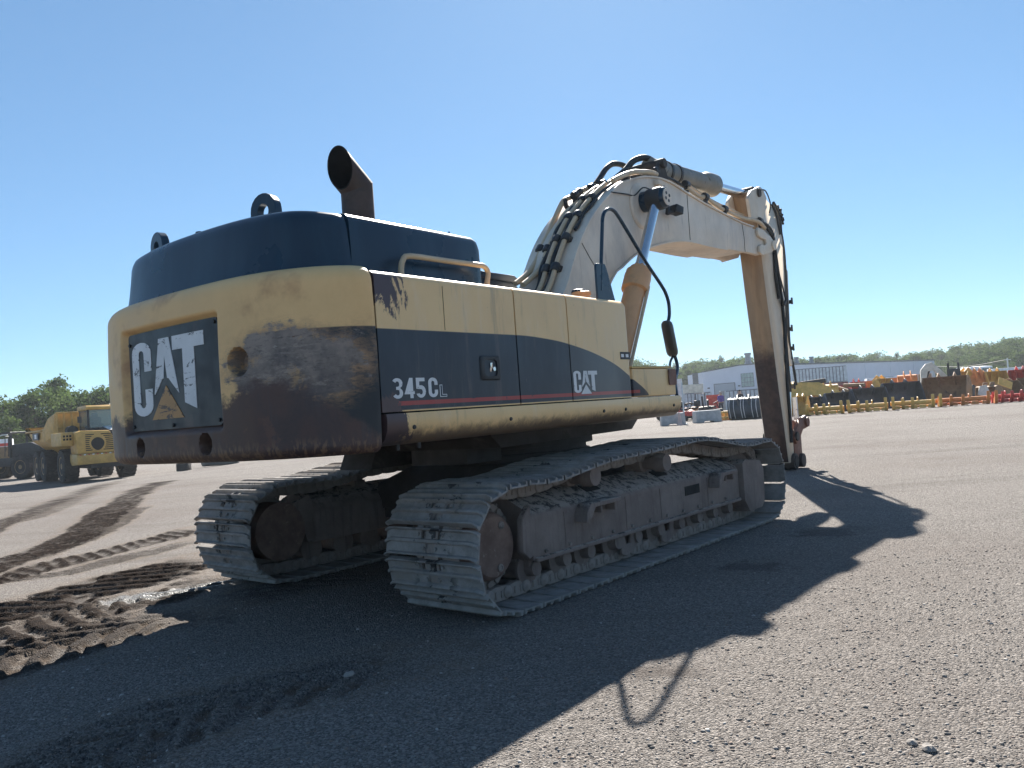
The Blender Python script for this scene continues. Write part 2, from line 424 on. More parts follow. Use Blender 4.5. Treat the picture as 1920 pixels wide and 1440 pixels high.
def hub_mat():
    t = NT('hub_rust'); co = t.obj(); n = t.noise(co, 5, 7, .7); c = t.mix(t.st(n, .35, .65), (.13, .078, .06), (.21, .135, .105)); c = t.mix(t.st(t.noise(co, 14, 7, .72, .3), .6, .68), c, (.28, .21, .17)); t.bump(t.noise(co, 40, 5, .7), .3, .006); return t.fin(c, .8)
M['hub'] = hub_mat()

# ------------------------------------------------------------------ the yard
def vnoise(x, y, seed=0):
    xi = np.floor(x).astype(np.int64); yi = np.floor(y).astype(np.int64); fx = x - xi; fy = y - yi
    fx = fx * fx * (3 - 2 * fx); fy = fy * fy * (3 - 2 * fy)
    def h(a, b):
        n = (a * 374761393 + b * 668265263 + seed * 974711) & 0x7fffffff
        n = (n ^ (n >> 13)) * 1274126177 & 0x7fffffff
        return ((n ^ (n >> 16)) & 0xffff) / 65535.0
    return (h(xi, yi) * (1 - fx) + h(xi + 1, yi) * fx) * (1 - fy) + (h(xi, yi + 1) * (1 - fx) + h(xi + 1, yi + 1) * fx) * fy
def fbm(x, y, s, oct_=4, seed=0, gain=.5):
    t = 0; a = 1; n = 0
    for k in range(oct_): t = t + a * vnoise(x * s, y * s, seed + k); n += a; a *= gain; s *= 2.03
    return t / n - .5
# wheel marks: photo pixels on the ground, half width, lug pitch, lug slant, depth, chevron
MARKS = [
 ([(-100, 1010), (60, 972), (140, 940), (220, 905)], .2, .2, -.8, .015, 0, .55),
 ([(-60, 1100), (120, 1075), (260, 1040), (370, 1012)], .22, .22, .8, .02, 0, .6),
 ([(180, 1150), (300, 1120), (420, 1078)], .3, .24, .6, .03, 0, .8),
 ([(-160, 1065), (0, 985), (70, 957), (150, 925), (230, 898), (330, 880), (420, 868)], .26, .22, .9, .02, 0, .9),
 ([(-200, 1130), (0, 1058), (90, 1032), (150, 1004), (205, 962), (262, 921), (310, 902)], .34, .23, .8, .03, 0, 1.0),
 ([(60, 1050), (150, 1015), (215, 985), (262, 950)], .2, .23, .8, .02, 0, .7),
 ([(-160, 1120), (0, 1090), (90, 1062), (180, 1040), (290, 1013), (372, 990)], .30, .24, -.7, .03, 0, 1.0),
 ([(-200, 1215), (0, 1150), (100, 1128), (230, 1092), (330, 1064), (400, 1048)], .50, .26, .5, .045, 0, 1.0),
 ([(-150, 1265), (0, 1205), (100, 1170), (200, 1138), (290, 1118)], .34, .25, -.6, .045, 0, .95),
 ([(-200, 1310), (0, 1240), (100, 1210), (220, 1180), (345, 1152)], .40, .30, 1.15, .05, 1, .8),
 ([(-40, 1530), (150, 1425), (330, 1352), (480, 1305), (620, 1272), (775, 1232)], .36, .24, 1.0, .045, 1, .32),
 ([(420, 1130), (540, 1100), (700, 1070)], .3, .24, .9, .02, 0, .5),
]
WET = [((-.4, 0), [(235, 1124), (330, 1108), (400, 1098), (470, 1086)], .22)]
def axis_lines(segs):
    out = []
    for a, b, st in segs: out.append(np.arange(a, b, st))
    return np.concatenate(out)
def geo(a, b, r, s0):
    o = [a]; s = s0
    while o[-1] < b: o.append(o[-1] + s); s *= r
    return np.array(o)
gy = np.concatenate([-geo(0, 1500, 1.3, .3)[::-1], np.arange(.2, 2.6, .1), np.arange(2.6, 9.2, .0185), np.arange(9.2, 16, .042), geo(16, 2500, 1.045, .06)])
gx = np.concatenate([-geo(9, 1500, 1.06, .02)[::-1], np.arange(-8.98, -1.0, .0185), np.arange(-1.0, 5.0, .0205), geo(5.0, 1500, 1.05, .021)])
GX, GY = np.meshgrid(gx, gy)
near = (GY > 2.2) & (GY < 40) & (GX > -26) & (GX < 14)
Z = gz(GX, GY)
fade = sstep(GY, 30, 14)
Z = Z + .035 * fbm(GX, GY, .35, 3, 3) * sstep(np.hypot(GX, GY - 8.6), 3.0, 6) * sstep(GY, 60, 20) + .012 * fbm(GX, GY, 1.7, 3, 11) * fade
grit = fbm(GX, GY, 30, 3, 21, .6)
Z = Z + .006 * grit * fade
mud = np.zeros_like(Z); pale = np.zeros_like(Z); wet = np.zeros_like(Z)
idx = np.nonzero(near.ravel())[0]; vx = GX.ravel()[idx]; vy = GY.ravel()[idx]
zz = Z.ravel()[idx].copy(); mm = np.zeros(len(idx)); pp = np.zeros(len(idx)); ww = np.zeros(len(idx))
wob = fbm(vx, vy, 1.3, 4, 31); fine = fbm(vx, vy, 9, 4, 41, .6); crumb = fbm(vx, vy, 26, 3, 51, .6)
for px, hw, pit, sl, dep, chev, amt in MARKS:
    P = np.array([[*GP(u, v)][:2] for u, v in px]); P = np.vstack([P[0] + (P[0] - P[1]) / np.hypot(*(P[0] - P[1])) * 6, P]) if px[0][0] < 0 else P; best = np.full(len(idx), 1e9); S = np.zeros(len(idx)); Tt = np.zeros(len(idx)); acc_ = 0
    for (ax, ay), (bx, by) in zip(P, P[1:]):
        dx, dy = bx - ax, by - ay; L = math.hypot(dx, dy); dx /= L; dy /= L
        s = (vx - ax) * dx + (vy - ay) * dy; sc = np.clip(s, 0, L); t = (vx - ax) * -dy + (vy - ay) * dx
        d = np.hypot(vx - ax - sc * dx, vy - ay - sc * dy); k = d < best
        best[k] = d[k]; S[k] = acc_ + s[k]; Tt[k] = t[k]; acc_ += L
    e = best + wob * hw * .9 + fine * .12
    m = sstep(e, hw * 1.18, hw * .9) * sstep(S, -.1, .4) * sstep(S, acc_ + .1, acc_ - .5)
    tt = Tt / hw; ph = S / pit + (np.abs(tt) if chev else tt) * sl * hw / pit + fine * .5 + wob * .45 + (np.where(tt > 0, .5, 0) if chev else 0)
    bar = sstep(np.abs((ph % 1) - .5), .30, .16) * sstep(fbm(vx, vy, 3.1, 3, 77), -.3, -.12)
    zz += m * (dep * .75 * (bar - .55) + dep * .35 * fine + .012 * crumb) + dep * .4 * np.exp(-((best - hw * 1.12) / (hw * .16)) ** 2) * (S > 0) * (S < acc_) * (.5 + fine)
    mm = np.maximum(mm, amt * m * np.clip(.62 + .6 * bar + 1.3 * fine, 0, 1))
    pp = np.maximum(pp, sstep(e, hw * 1.75, hw * 1.1) * (1 - m) * .8 * (.5 + fine) + m * sstep(bar, .25, .02) * sstep(fine, -.02, .10) * (1 if chev else .45))
for _, px, hw in WET:
    P = np.array([[*GP(u, v)][:2] for u, v in px]); best = np.full(len(idx), 1e9)
    for (ax, ay), (bx, by) in zip(P, P[1:]):
        dx, dy = bx - ax, by - ay; L = math.hypot(dx, dy); dx /= L; dy /= L; sc = np.clip((vx - ax) * dx + (vy - ay) * dy, 0, L)
        best = np.minimum(best, np.hypot(vx - ax - sc * dx, vy - ay - sc * dy))
    ww = np.maximum(ww, sstep(best + .25 * fine + .3 * wob * hw, hw, hw * .55)); 
mm *= 1 - .9 * ww; zz -= .004 * ww
# black oily mud spots in the gravel
for u, v, r in ((1545, 998, .35), (1420, 1062, .25), (1250, 1262, .15), (40, 930, .4), (300, 1165, .4)):
    p = GP(u, v); d = np.hypot((vx - p.x) / 1.6, vy - p.y) + fine * r * 1.6; mm = np.maximum(mm, .4 * sstep(d, r, r * .3))
Z.ravel()[idx] = zz; mud.ravel()[idx] = mm; pale.ravel()[idx] = np.clip(pp, 0, 1); wet.ravel()[idx] = ww
ny_, nx_ = Z.shape
me = bpy.data.meshes.new('ground'); nv = nx_ * ny_; me.vertices.add(nv)
me.vertices.foreach_set('co', np.stack([GX.ravel(), GY.ravel(), Z.ravel()], 1).astype(np.float32).ravel())
q = (np.arange(ny_ - 1)[:, None] * nx_ + np.arange(nx_ - 1)[None, :]).ravel(); quads = np.stack([q, q + 1, q + nx_ + 1, q + nx_], 1).astype(np.int32)
me.loops.add(quads.size); me.polygons.add(len(quads)); me.loops.foreach_set('vertex_index', quads.ravel())
me.polygons.foreach_set('loop_start', np.arange(0, quads.size, 4, dtype=np.int32)); me.update(calc_edges=True)
me.polygons.foreach_set('use_smooth', [True] * len(quads))
for nm, arr in (('mud', mud), ('pale', pale), ('wet', wet)):
    a = me.attributes.new(nm, 'FLOAT', 'POINT'); a.data.foreach_set('value', arr.ravel().astype(np.float32))
def ground_mat():
    t = NT('gravel_yard'); co = t.obj()
    big = t.noise(co, .16, 5, .6); mid = t.noise(co, 1.3, 6, .65); f1 = t.noise(co, 55, 5, .75); v1 = t.vor(co, 95, 'F1', 1)
    spk = t.xyz(v1)[0]
    c = t.mix(t.st(f1, .3, .7), (0.102, 0.0897, 0.0807), (0.228, 0.205, 0.184))
    c = t.mix(t.m_('MULTIPLY', t.st(spk, .45, 1.0), .75), c, (0.332, 0.299, 0.272))
    c = t.mix(t.m_('MULTIPLY', t.st(spk, .35, .0), .6), c, (0.0587, 0.0522, 0.0486))
    c = t.mix(t.m_('MULTIPLY', t.st(big, .45, .7), .6), c, (0.127, 0.101, 0.0875))
    c = t.mix(t.m_('MULTIPLY', t.st(mid, .55, .8), .4), c, (0.0976, 0.085, 0.0777))
    strk = t.noise(co, 1.0, 6, .6, .3, (.09, .7, 1))
    c = t.mix(t.m_('MULTIPLY', t.st(strk, .54, .68), .5), c, (0.112, 0.0966, 0.0854))
    pale_ = t.mix(t.st(f1, .3, .7), (0.134, 0.0946, 0.0647), (0.211, 0.158, 0.115))
    c = t.mix(t.m_('MULTIPLY', t.attr('pale'), .8), c, pale_)
    m2 = t.noise(co, 14, 6, .7)
    mudc = t.mix(t.st(m2, .35, .7), (0.014, 0.0109, 0.00996), (0.0395, 0.0292, 0.0235))
    c = t.mix(t.attr('mud'), c, mudc)
    w_ = t.attr('wet'); c = t.mix(w_, c, (0.0573, 0.0518, 0.047))
    h = t.m_('ADD', t.m_('MULTIPLY', f1, .7), t.m_('MULTIPLY', t.vor(co, 95), -.8))
    t.bump(h, 1.0, .018)
    r = t.m_('SUBTRACT', .93, t.m_('MULTIPLY', w_, t.st(f1, .35, .6, .62, .45)))
    return t.fin(c, r, None, t.m_('MULTIPLY_ADD', t.attr('mud'), -.16, t.m_('MULTIPLY_ADD', w_, .3, .18)))
me.materials.append(ground_mat())
GROUND = tag(link('ground', me), kind='structure')

# loose stones lying on the yard: too many to count, denser near the camera
def ground_z(x, y):
    ix = np.clip(np.searchsorted(gx, x) - 1, 0, nx_ - 2); iy = np.clip(np.searchsorted(gy, y) - 1, 0, ny_ - 2)
    fx = (x - gx[ix]) / (gx[ix+1] - gx[ix]); fy = (y - gy[iy]) / (gy[iy+1] - gy[iy])
    return (Z[iy, ix] * (1-fx) + Z[iy, ix+1] * fx) * (1-fy) + (Z[iy+1, ix] * (1-fx) + Z[iy+1, ix+1] * fx) * fy
def stones(name, n, y0, y1, r0, r1, seed, ico, label):
    g = np.random.default_rng(seed)
    t = g.random(n); y = y0 * (y1 / y0) ** t; x = (g.random(n) * 2 - 1) * (.78 * y + .8)
    im = np.clip(np.searchsorted(gx, x) - 1, 0, nx_ - 2); jm = np.clip(np.searchsorted(gy, y) - 1, 0, ny_ - 2)
    k = (fbm(x, y, .8, 3, seed + 5) + .25 * g.random(n) > -.06) & ((mud[jm, im] < .35) | (g.random(n) < .12)); x = x[k]; y = y[k]; n = len(x)
    r = r0 + (r1 - r0) * g.random(n) ** 4
    z = ground_z(x, y)
    if ico:
        ph = (1 + 5 ** .5) / 2
        V = np.array([(-1, ph, 0), (1, ph, 0), (-1, -ph, 0), (1, -ph, 0), (0, -1, ph), (0, 1, ph), (0, -1, -ph), (0, 1, -ph), (ph, 0, -1), (ph, 0, 1), (-ph, 0, -1), (-ph, 0, 1)]) / 1.9
        Fc = np.array([(0, 11, 5), (0, 5, 1), (0, 1, 7), (0, 7, 10), (0, 10, 11), (1, 5, 9), (5, 11, 4), (11, 10, 2), (10, 7, 6), (7, 1, 8), (3, 9, 4), (3, 4, 2), (3, 2, 6), (3, 6, 8), (3, 8, 9), (4, 9, 5), (2, 4, 11), (6, 2, 10), (8, 6, 7), (9, 8, 1)])
    else:
        V = np.array([(1, 0, 0), (-1, 0, 0), (0, 1, 0), (0, -1, 0), (0, 0, 1), (0, 0, -1.)]); Fc = np.array([(0, 2, 4), (2, 1, 4), (1, 3, 4), (3, 0, 4), (2, 0, 5), (1, 2, 5), (3, 1, 5), (0, 3, 5)])
    a = g.random(n) * 6.283; ca, sa = np.cos(a), np.sin(a); tl = (g.random(n) - .5) * 1.0; ct, stt = np.cos(tl), np.sin(tl)
    D = V[None] * (1 + (g.random((n, len(V), 1)) - .5) * .55) * np.stack([.8 + .7 * g.random(n), .7 + .4 * g.random(n), .45 + .35 * g.random(n)], 1)[:, None, :]
    X = D[..., 0]; Y = D[..., 1]; Zl = D[..., 2]
    Y2 = Y * ct[:, None] - Zl * stt[:, None]; Z2 = Y * stt[:, None] + Zl * ct[:, None]
    W = np.stack([(X * ca[:, None] - Y2 * sa[:, None]) * r[:, None] + x[:, None], (X * sa[:, None] + Y2 * ca[:, None]) * r[:, None] + y[:, None], Z2 * r[:, None] + (z + r * .12)[:, None]], -1)
    Fa = (Fc[None] + (np.arange(n) * len(V))[:, None, None]).reshape(-1, 3).astype(np.int32)
    me = bpy.data.meshes.new(name); me.vertices.add(n * len(V)); me.vertices.foreach_set('co', W.astype(np.float32).ravel())
    me.loops.add(Fa.size); me.polygons.add(len(Fa)); me.loops.foreach_set('vertex_index', Fa.ravel()); me.polygons.foreach_set('loop_start', np.arange(0, Fa.size, 3, dtype=np.int32)); me.update(calc_edges=True)
    at = me.attributes.new('shade', 'FLOAT', 'POINT'); at.data.foreach_set('value', np.repeat(g.random(n), len(V)).astype(np.float32))
    me.materials.append(M['stone'])
    return tag(link(name, me), label, None, None, 'stuff')
def stone_mat():
    t = NT('stone'); s = t.attr('shade'); c = t.mix(s, (0.0824, 0.0737, 0.0659), (0.298, 0.269, 0.242)); c = t.mix(t.st(s, .93, .97), c, (0.461, 0.439, 0.406)); c = t.mix(t.st(t.m_('FRACT', t.m_('MULTIPLY', s, 17.3)), .7, .9), c, (0.22, 0.153, 0.115))
    c = t.mix(.3, c, t.mix(t.noise(t.obj(), 60, 4), (0.0879, 0.077, 0.0659), (0.33, 0.308, 0.286))); return t.fin(c, .85, None, .3)
M['stone'] = stone_mat()
stones('gravel', 26000, 2.8, 7.0, .003, .011, 5, True, 'loose grey gravel lying over the yard')
stones('gravel', 85000, 2.6, 18, .0025, .007, 6, False, 'fine grey gravel scattered over the yard')
for k, (u, v, r) in enumerate(((655, 1272, .028), (1742, 1408, .026), (1710, 1396, .02), (520, 1405, .018))):
    p = GP(u, v); g_ = random.Random(k); w = MB(); bm = bmesh.new(); bmesh.ops.create_icosphere(bm, subdivisions=2, radius=r)
    for vv in bm.verts: vv.co = Vector((vv.co.x * g_.uniform(1.1, 1.5), vv.co.y * g_.uniform(.85, 1.15), vv.co.z * g_.uniform(.5, .8)))
    m2 = bpy.data.meshes.new('stone'); bm.to_mesh(m2); bm.free(); a_ = m2.attributes.new('shade', 'FLOAT', 'POINT'); a_.data.foreach_set('value', [g_.uniform(.3, .9)] * len(m2.vertices)); m2.materials.append(M['stone'])
    o = tag(link('stone', m2), ('brown clod lying in the shade of the excavator', 'pale stone lying loose on the sunlit gravel', 'pale stone lying loose on the sunlit gravel', 'small grey stone lying in the shade among tyre prints')[k], 'stone', 'larger stones on the gravel'); o.location = (p.x, p.y, float(ground_z(np.array([p.x]), np.array([p.y]))[0]) + r * .25); o.rotation_euler = (0, 0, g_.uniform(0, 6))

# ------------------------------------------------------------------ the excavator
# machine coordinates: x right, y forward, z up, origin on the ground under the swing centre
EX = thing('excavator', 'large worn tan and charcoal crawler excavator with its boom lowered and no bucket', 'excavator', C0, -TH_U)
TG, TW, TL = 2.776, .93, 5.35                  # track gauge, shoe width, length
def trackspace(o): o.rotation_euler = (0, 0, -(TH_T - TH_U)); return o

def heightfield(xs, ys, top, bot, holes=(), warp=None):
    """solid plate on a grid with rows of raised ribs and real holes"""
    mb = MB(); nx, ny = len(xs), len(ys)
    def pt(i, j, h):
        x, y = xs[i], ys[j]
        if warp: x, y = warp(x, y)
        return (x, y, h)
    vs = [pt(i, j, top[j] if not callable(top) else top(xs[i], ys[j])) for j in range(ny) for i in range(nx)]
    vs += [pt(i, j, bot[j]) for j in range(ny) for i in range(nx)]
    o = nx * ny; fs = []
    cell = lambda i, j: 0 <= i < nx - 1 and 0 <= j < ny - 1 and (i, j) not in holes
    for j in range(ny - 1):
        for i in range(nx - 1):
            if not cell(i, j): continue
            a, b, c, d = j*nx+i, j*nx+i+1, (j+1)*nx+i+1, (j+1)*nx+i
            fs += [(a, b, c, d), (o+d, o+c, o+b, o+a)]
            if not cell(i, j-1): fs.append((a, o+a, o+b, b))
            if not cell(i+1, j): fs.append((b, o+b, o+c, c))
            if not cell(i, j+1): fs.append((c, o+c, o+d, d))
            if not cell(i-1, j): fs.append((d, o+d, o+a, a))
    return mb.add(vs, fs)

def make_shoe():
    # x across the machine, y along the chain (+y leads), z outwards
    ys = [-.106, -.103, -.094, -.088, -.082, -.016, -.011, 0.0, .011, .016, .070, .074, .082, .089, .091]
    g = [.016, .046, .048, .042, .016, .016, .040, .043, .040, .016, .016, .040, .047, .045, .010]
    bt = [0, 0, 0, 0, 0, 0, 0, 0, 0, 0, 0, 0, 0, 0, -.006]
    bt[0] = -.004
    xs = [-.465, -.455, -.41, -.345, -.15, -.095, -.045, 0.0, .045, .095, .15, .345, .41, .455, .465]
    def warp(x, y):
        k = max(0, abs(x) - .41) / .055          # the ribs sweep back at the very ends of the pad
        return x, y - .022 * k * k
    def top(x, y):
        h = g[ys.index(y)]
        e = max(0, abs(x) - .41) / .055
        return h * (1 - .25 * e)
    holes = {(5, 9), (8, 9), (6, 4), (7, 4)}
    mb = heightfield(xs, ys, top, bt, holes, warp)
    for x in (-.12, -.06, .06, .12):             # bolt heads on the pad
        mb.cyl((x, .046 if abs(x) > .1 else -.052, .014), (x, .046 if abs(x) > .1 else -.052, .03), .016, .014, 6)
    return mb.mesh('track_shoe', M['shoe'], smooth=40)
SHOE = make_shoe()
def make_link():
    """a pair of side links with their bushing bosses, as one pitch of the chain"""
    mb = MB()
    for s in (-1, 1):
        x0, x1 = s * .10, s * .16
        pr = [(-.135, -.02), (-.14, -.06), (-.125, -.105), (-.06, -.115), (.03, -.115), (.095, -.105), (.115, -.06), (.1, -.03), (.06, -.006), (-.1, -.006)]
        mb.prism(pr, min(x0, x1), max(x0, x1), 0)
        mb.cyl((s * .157, -.095, -.062), (s * .175, -.095, -.062), .05, .044, 12)
        mb.cyl((s * .174, -.095, -.062), (s * .183, -.095, -.062), .02, .018, 8)
        mb.prism([(-.045, -.085), (-.04, -.03), (-.02, -.03), (-.02, -.085)], s * .163 - .006, s * .163 + .006, 0)
        mb.prism([(.02, -.085), (.025, -.03), (.045, -.03), (.045, -.085)], s * .163 - .006, s * .163 + .006, 0)
    mb.cyl((-.105, -.098, -.062), (.105, -.098, -.062), .034, None, 8)
    return mb.mesh('track_link', M['chain'], bevel=.006, seg=1, smooth=40)
LINK = make_link()

RS, GR = .475, .047                            # outer radius at sprocket and idler, rib height
def track_path():
    """shoe line (under side of the ribs), rear to front over the top"""
    sq = lambda c: math.copysign(abs(c) ** .84, c)          # the rigid pads square the wrap off a little
    r = RS - GR; cr = Vector((-TL/2 + RS, RS)); cf = Vector((TL/2 - RS, RS)); P = []
    for i in range(25):                                   # round the sprocket, bottom to top
        a = -math.pi/2 - math.pi * i / 24; P.append(cr + Vector((sq(math.cos(a)), sq(math.sin(a)))) * r)
    top = [(-2.0, .905), (-1.7, .89), (-1.3, .935), (-.95, .975), (-.5, .985), (.1, 1.005), (.6, 1.025), (.95, 1.0), (1.3, .945), (1.7, .885), (2.0, .885)]
    P += [Vector(p[:2]) for p in spline([Vector((*P[-1], 0))] + [Vector((a, z, 0)) for a, z in top] + [Vector((cf.x, cf.y + r, 0))], 5)][1:-1]
    for i in range(25):
        a = math.pi/2 - math.pi * i / 24; P.append(cf + Vector((sq(math.cos(a)), sq(math.sin(a)))) * r)
    for i in range(1, 20): P.append(cf.lerp(cr, i / 20) - Vector((0, r)))
    P.append(P[0].copy())
    return P
TP = track_path()
def at_length(P, q):
    acc = 0
    for a, b in zip(P, P[1:]):
        d = (b - a).length
        if acc + d >= q: t = (q - acc) / d; return a.lerp(b, t)
        acc += d
    return P[-1].copy()
TLEN = sum((b - a).length for a, b in zip(TP, TP[1:])); NSH = 53; PITCH_T = TLEN / NSH

def make_track(side):
    x = side * TG / 2
    mb = MB(); mats = []
    mb.loft([[(x + sx * .07, p.x, p.y) for sx in (-1, 1)] + [(x + sx * .07, p.x - dn.x, p.y - dn.y) for sx in (1, -1)] for p, dn in [(TP[k], Vector((-(TP[(k + 1) % (len(TP) - 1)] - TP[k - 1 if k else -2]).y, (TP[(k + 1) % (len(TP) - 1)] - TP[k - 1 if k else -2]).x)).normalized() * .05) for k in range(len(TP) - 1)] + [(TP[0], Vector((0, -.05)))]], True)
    for i in range(NSH):
        q0 = (i * PITCH_T + .03 * side) % TLEN; q1 = (q0 + PITCH_T) % TLEN
        a = at_length(TP, q0); b = at_length(TP, q1); d = (b - a).normalized(); c = (a + b) / 2
        n = Vector((-d.y, d.x))                            # outward for this running sense
        Mx = Matrix(((1, 0, 0, x), (0, d.x, n.x, c.x), (0, d.y, n.y, c.y), (0, 0, 0, 1)))
        mats.append(Mx)
    tr = trackspace(mb.build('track', M['chain'], EX, smooth=40))
    for i, Mx in enumerate(mats):
        o = link('track_shoe', SHOE, tr); o.matrix_local = Mx @ Matrix.Rotation(R_(rnd.uniform(-.5, .5)), 4, 'X')
        l = link('track_link', LINK, tr); l.matrix_local = Mx
    return tr

def make_undercarriage(side):
    x = side * TG / 2
    S = lambda a: x + side * a                              # + = outwards
    # roller frame: vertical cheek outside, roof sloping up to the middle
    mb = MB()
    sec = [(.30, .31), (.30, .64), (.27, .68), (.02, .80), (-.22, .72), (-.30, .6), (-.30, .31), (.22, .31)]
    y0, y1 = -1.86, 1.75
    ring = lambda y, k=0: [(S(p[0]), y, p[1]) for p in sec]
    mb.loft([ring(y0), ring(y1)], True, True, True)
    fr = trackspace(mb.build('track_frame', M['frame'], EX, bevel=.018, seg=2))
    # pocket in the cheek, slots in the roof, foot steps
    m = MB(); 
    for a in (.62, -1.2): pass
    m.cbox((S(.300), .68, .545), (.012, .30, .09)); m.build('cheek_slot', M['seam'], fr, bevel=.003, seg=1)
    for yy in (-.85, .32):
        w = MB(); w.cbox((0, 0, 0), (.10, .2, .012)); o = w.build('roof_slot', M['seam'], fr)
        o.matrix_local = Matrix.Translation((S(.14), yy, .744)) @ Matrix.Rotation(side * R_(25.6), 4, 'Y')
    for yy, ll in ((-1.05, .5), (1.25, .42)):
        w = MB()
        w.prism([(-ll/2, .0), (-ll/2 + .05, .07), (ll/2, .07), (ll/2, .03), (-ll/2 + .12, .03), (-ll/2 + .06, -.05), (-ll/2 - .02, -.08)], .0, .13, 0)
        w.cbox((.06, ll/2 - .06, .0), (.1, .03, .07)); w.cbox((.06, -.02, .0), (.1, .02, .06))
        o = w.build('foot_step', M['frame'], fr, bevel=.006, seg=1); o.location = (S(.30) - (.13 if side < 0 else 0), yy, .60)
    w = MB(); w.box((min(S(.285), S(.325)), y0 + .02, .30), (max(S(.285), S(.325)), y1 - .02, .335)); w.build('lower_flange', M['frame'], fr, bevel=.006, seg=1)
    for yy in (-1.45, -.55, .05, 1.0):
        w = MB(); w.tube([(S(.302), yy, .34), (S(.302), yy + .004, .5), (S(.302), yy, .63)], .006, 5); w.build('weld_bead', M['frame'], fr)
    for yy in [y0 + .15 + k * .31 for k in range(11)]:
        w = MB(); w.cyl((S(.30), yy, .365), (S(.318), yy, .365), .017, .014, 6); w.build('bolt', M['chain'], fr)
    w = MB(); w.prism([(-1.98, .40), (-1.96, .64), (-1.86, .74), (-1.84, .36), (-1.9, .33)], min(S(.24), S(.30)), max(S(.24), S(.30)), 0); w.build('end_plate', M['frame'], fr, bevel=.008, seg=1)
    # front guard round the idler yoke, rear plate by the final drive
    g = MB(); g.prism([(1.75, .30), (1.75, .70), (1.82, .74), (2.22, .70), (2.30, .6), (2.27, .24), (2.2, .17), (1.86, .16)], S(.14) if side > 0 else S(.36), S(.36) if side > 0 else S(.14), 0)
    g.build('idler_guard', M['frame'], fr, bevel=.02)
    g = MB(); g.prism([(-2.05, .72), (-1.86, .78), (-1.8, .62), (-1.8, .34), (-1.9, .32)], S(-.30) if side > 0 else S(-.26), S(-.26) if side > 0 else S(-.30), 0)
    g.build('rear_guard', M['frame'], fr, bevel=.01)
    # sprocket: toothed ring, motor drum, bolted cover
    yc = -TL/2 + RS; w = MB(); poly = []
    for i in range(24):
        a0 = 2 * math.pi * i / 24
        for da, rr in ((-.5, .315), (-.22, .315), (-.08, .385), (.08, .385), (.22, .315)):
            a = a0 + da * 2 * math.pi / 24 * .98; poly.append((yc + rr * math.cos(a), RS + rr * math.sin(a)))
    w.prism(poly, min(S(-.035), S(.035)), max(S(-.035), S(.035)), 0)
    sp = w.build('sprocket', M['chain'], fr, bevel=.004, seg=1)
    w = MB(); w.lathe((S(-.30), yc, RS), (S(.215), yc, RS), [(.27, 0), (.27, .6), (.255, .66), (.252, .9), (.235, .97), (.215, 1.0)], 40)
    w.build('final_drive', M['hub'], fr, smooth=30)
    w = MB()
    for i in range(22):
        a = 2 * math.pi * i / 22; w.cyl((S(.03), yc + .296 * math.cos(a), RS + .296 * math.sin(a)), (S(.115), yc + .296 * math.cos(a), RS + .296 * math.sin(a)), .03, .026, 8)
    w.cyl((S(.0), yc, RS), (S(.10), yc, RS), .33, .325, 36); w.build('sprocket_bolts', M['chain'], fr, smooth=35)
    for a in (1.0, -1.25):
        w = MB(); w.lathe((S(.21), yc + .17 * math.cos(a), RS + .17 * math.sin(a)), (S(.226), yc + .17 * math.cos(a), RS + .17 * math.sin(a)), [(.03, 0), (.03, .8), (.018, 1), (.012, .6)], 12)
        w.build('drain_plug', M['chain'], fr)
    # idler
    yi = TL/2 - RS; w = MB()
    w.lathe((S(-.10), yi, RS), (S(.10), yi, RS), [(.2, 0), (.33, .02), (.345, .25), (.30, .27), (.30, .73), (.345, .75), (.33, .98), (.2, 1)], 36)
    w.cyl((S(-.22), yi, RS), (S(.24), yi, RS), .09, None, 16)
    w.build('idler', M['frame'], fr, smooth=30)
    # carrier rollers on their brackets
    for yy in (-1.07, .11):
        w = MB(); w.lathe((S(-.06), yy, .868), (S(.37), yy, .868), [(.05, 0), (.088, .02), (.088, .42), (.066, .44), (.066, .70), (.085, .72), (.09, .86), (.08, .92), (.08, 1)], 20)
        w.box((min(S(-.1), S(.03)), yy - .07, .66), (max(S(-.1), S(.03)), yy + .07, .83))
        w.build('carrier_roller', M['frame'], fr, smooth=30)
    # track rollers under the frame
    for yy in (-1.77, -1.375, -1.035, -.62, -.28, .12, .52, .90, 1.25, 1.6):
        w = MB(); w.lathe((S(-.17), yy, .232), (S(.17), yy, .232), [(.08, 0), (.125, .03), (.125, .12), (.095, .15), (.095, .85), (.125, .88), (.125, .97), (.08, 1)], 20)
        w.cyl((S(.17), yy, .235), (S(.25), yy, .24), .062, .058, 14)
        w.build('track_roller', M['frame'], fr, smooth=30)
        w = MB(); w.box((min(S(.165), S(.235)), yy - .062, .245), (max(S(.165), S(.235)), yy + .062, .32))
        w.build('roller_bracket', M['frame'], fr, bevel=.012, seg=1)
    # guiding guard amid the rollers
    for yy in (-.42, .28):
        w = MB(); w.prism([(yy - .15, .33), (yy - .13, .12), (yy - .05, .09), (yy + .09, .13), (yy + .13, .33), (yy + .05, .33), (yy + .02, .2), (yy - .05, .2), (yy - .08, .33)], min(S(.2), S(.23)), max(S(.2), S(.23)), 0)
        w.build('guiding_guard', M['frame'], fr, bevel=.006, seg=1)
    return fr
for sd_ in (1, -1): make_track(sd_); make_undercarriage(sd_)

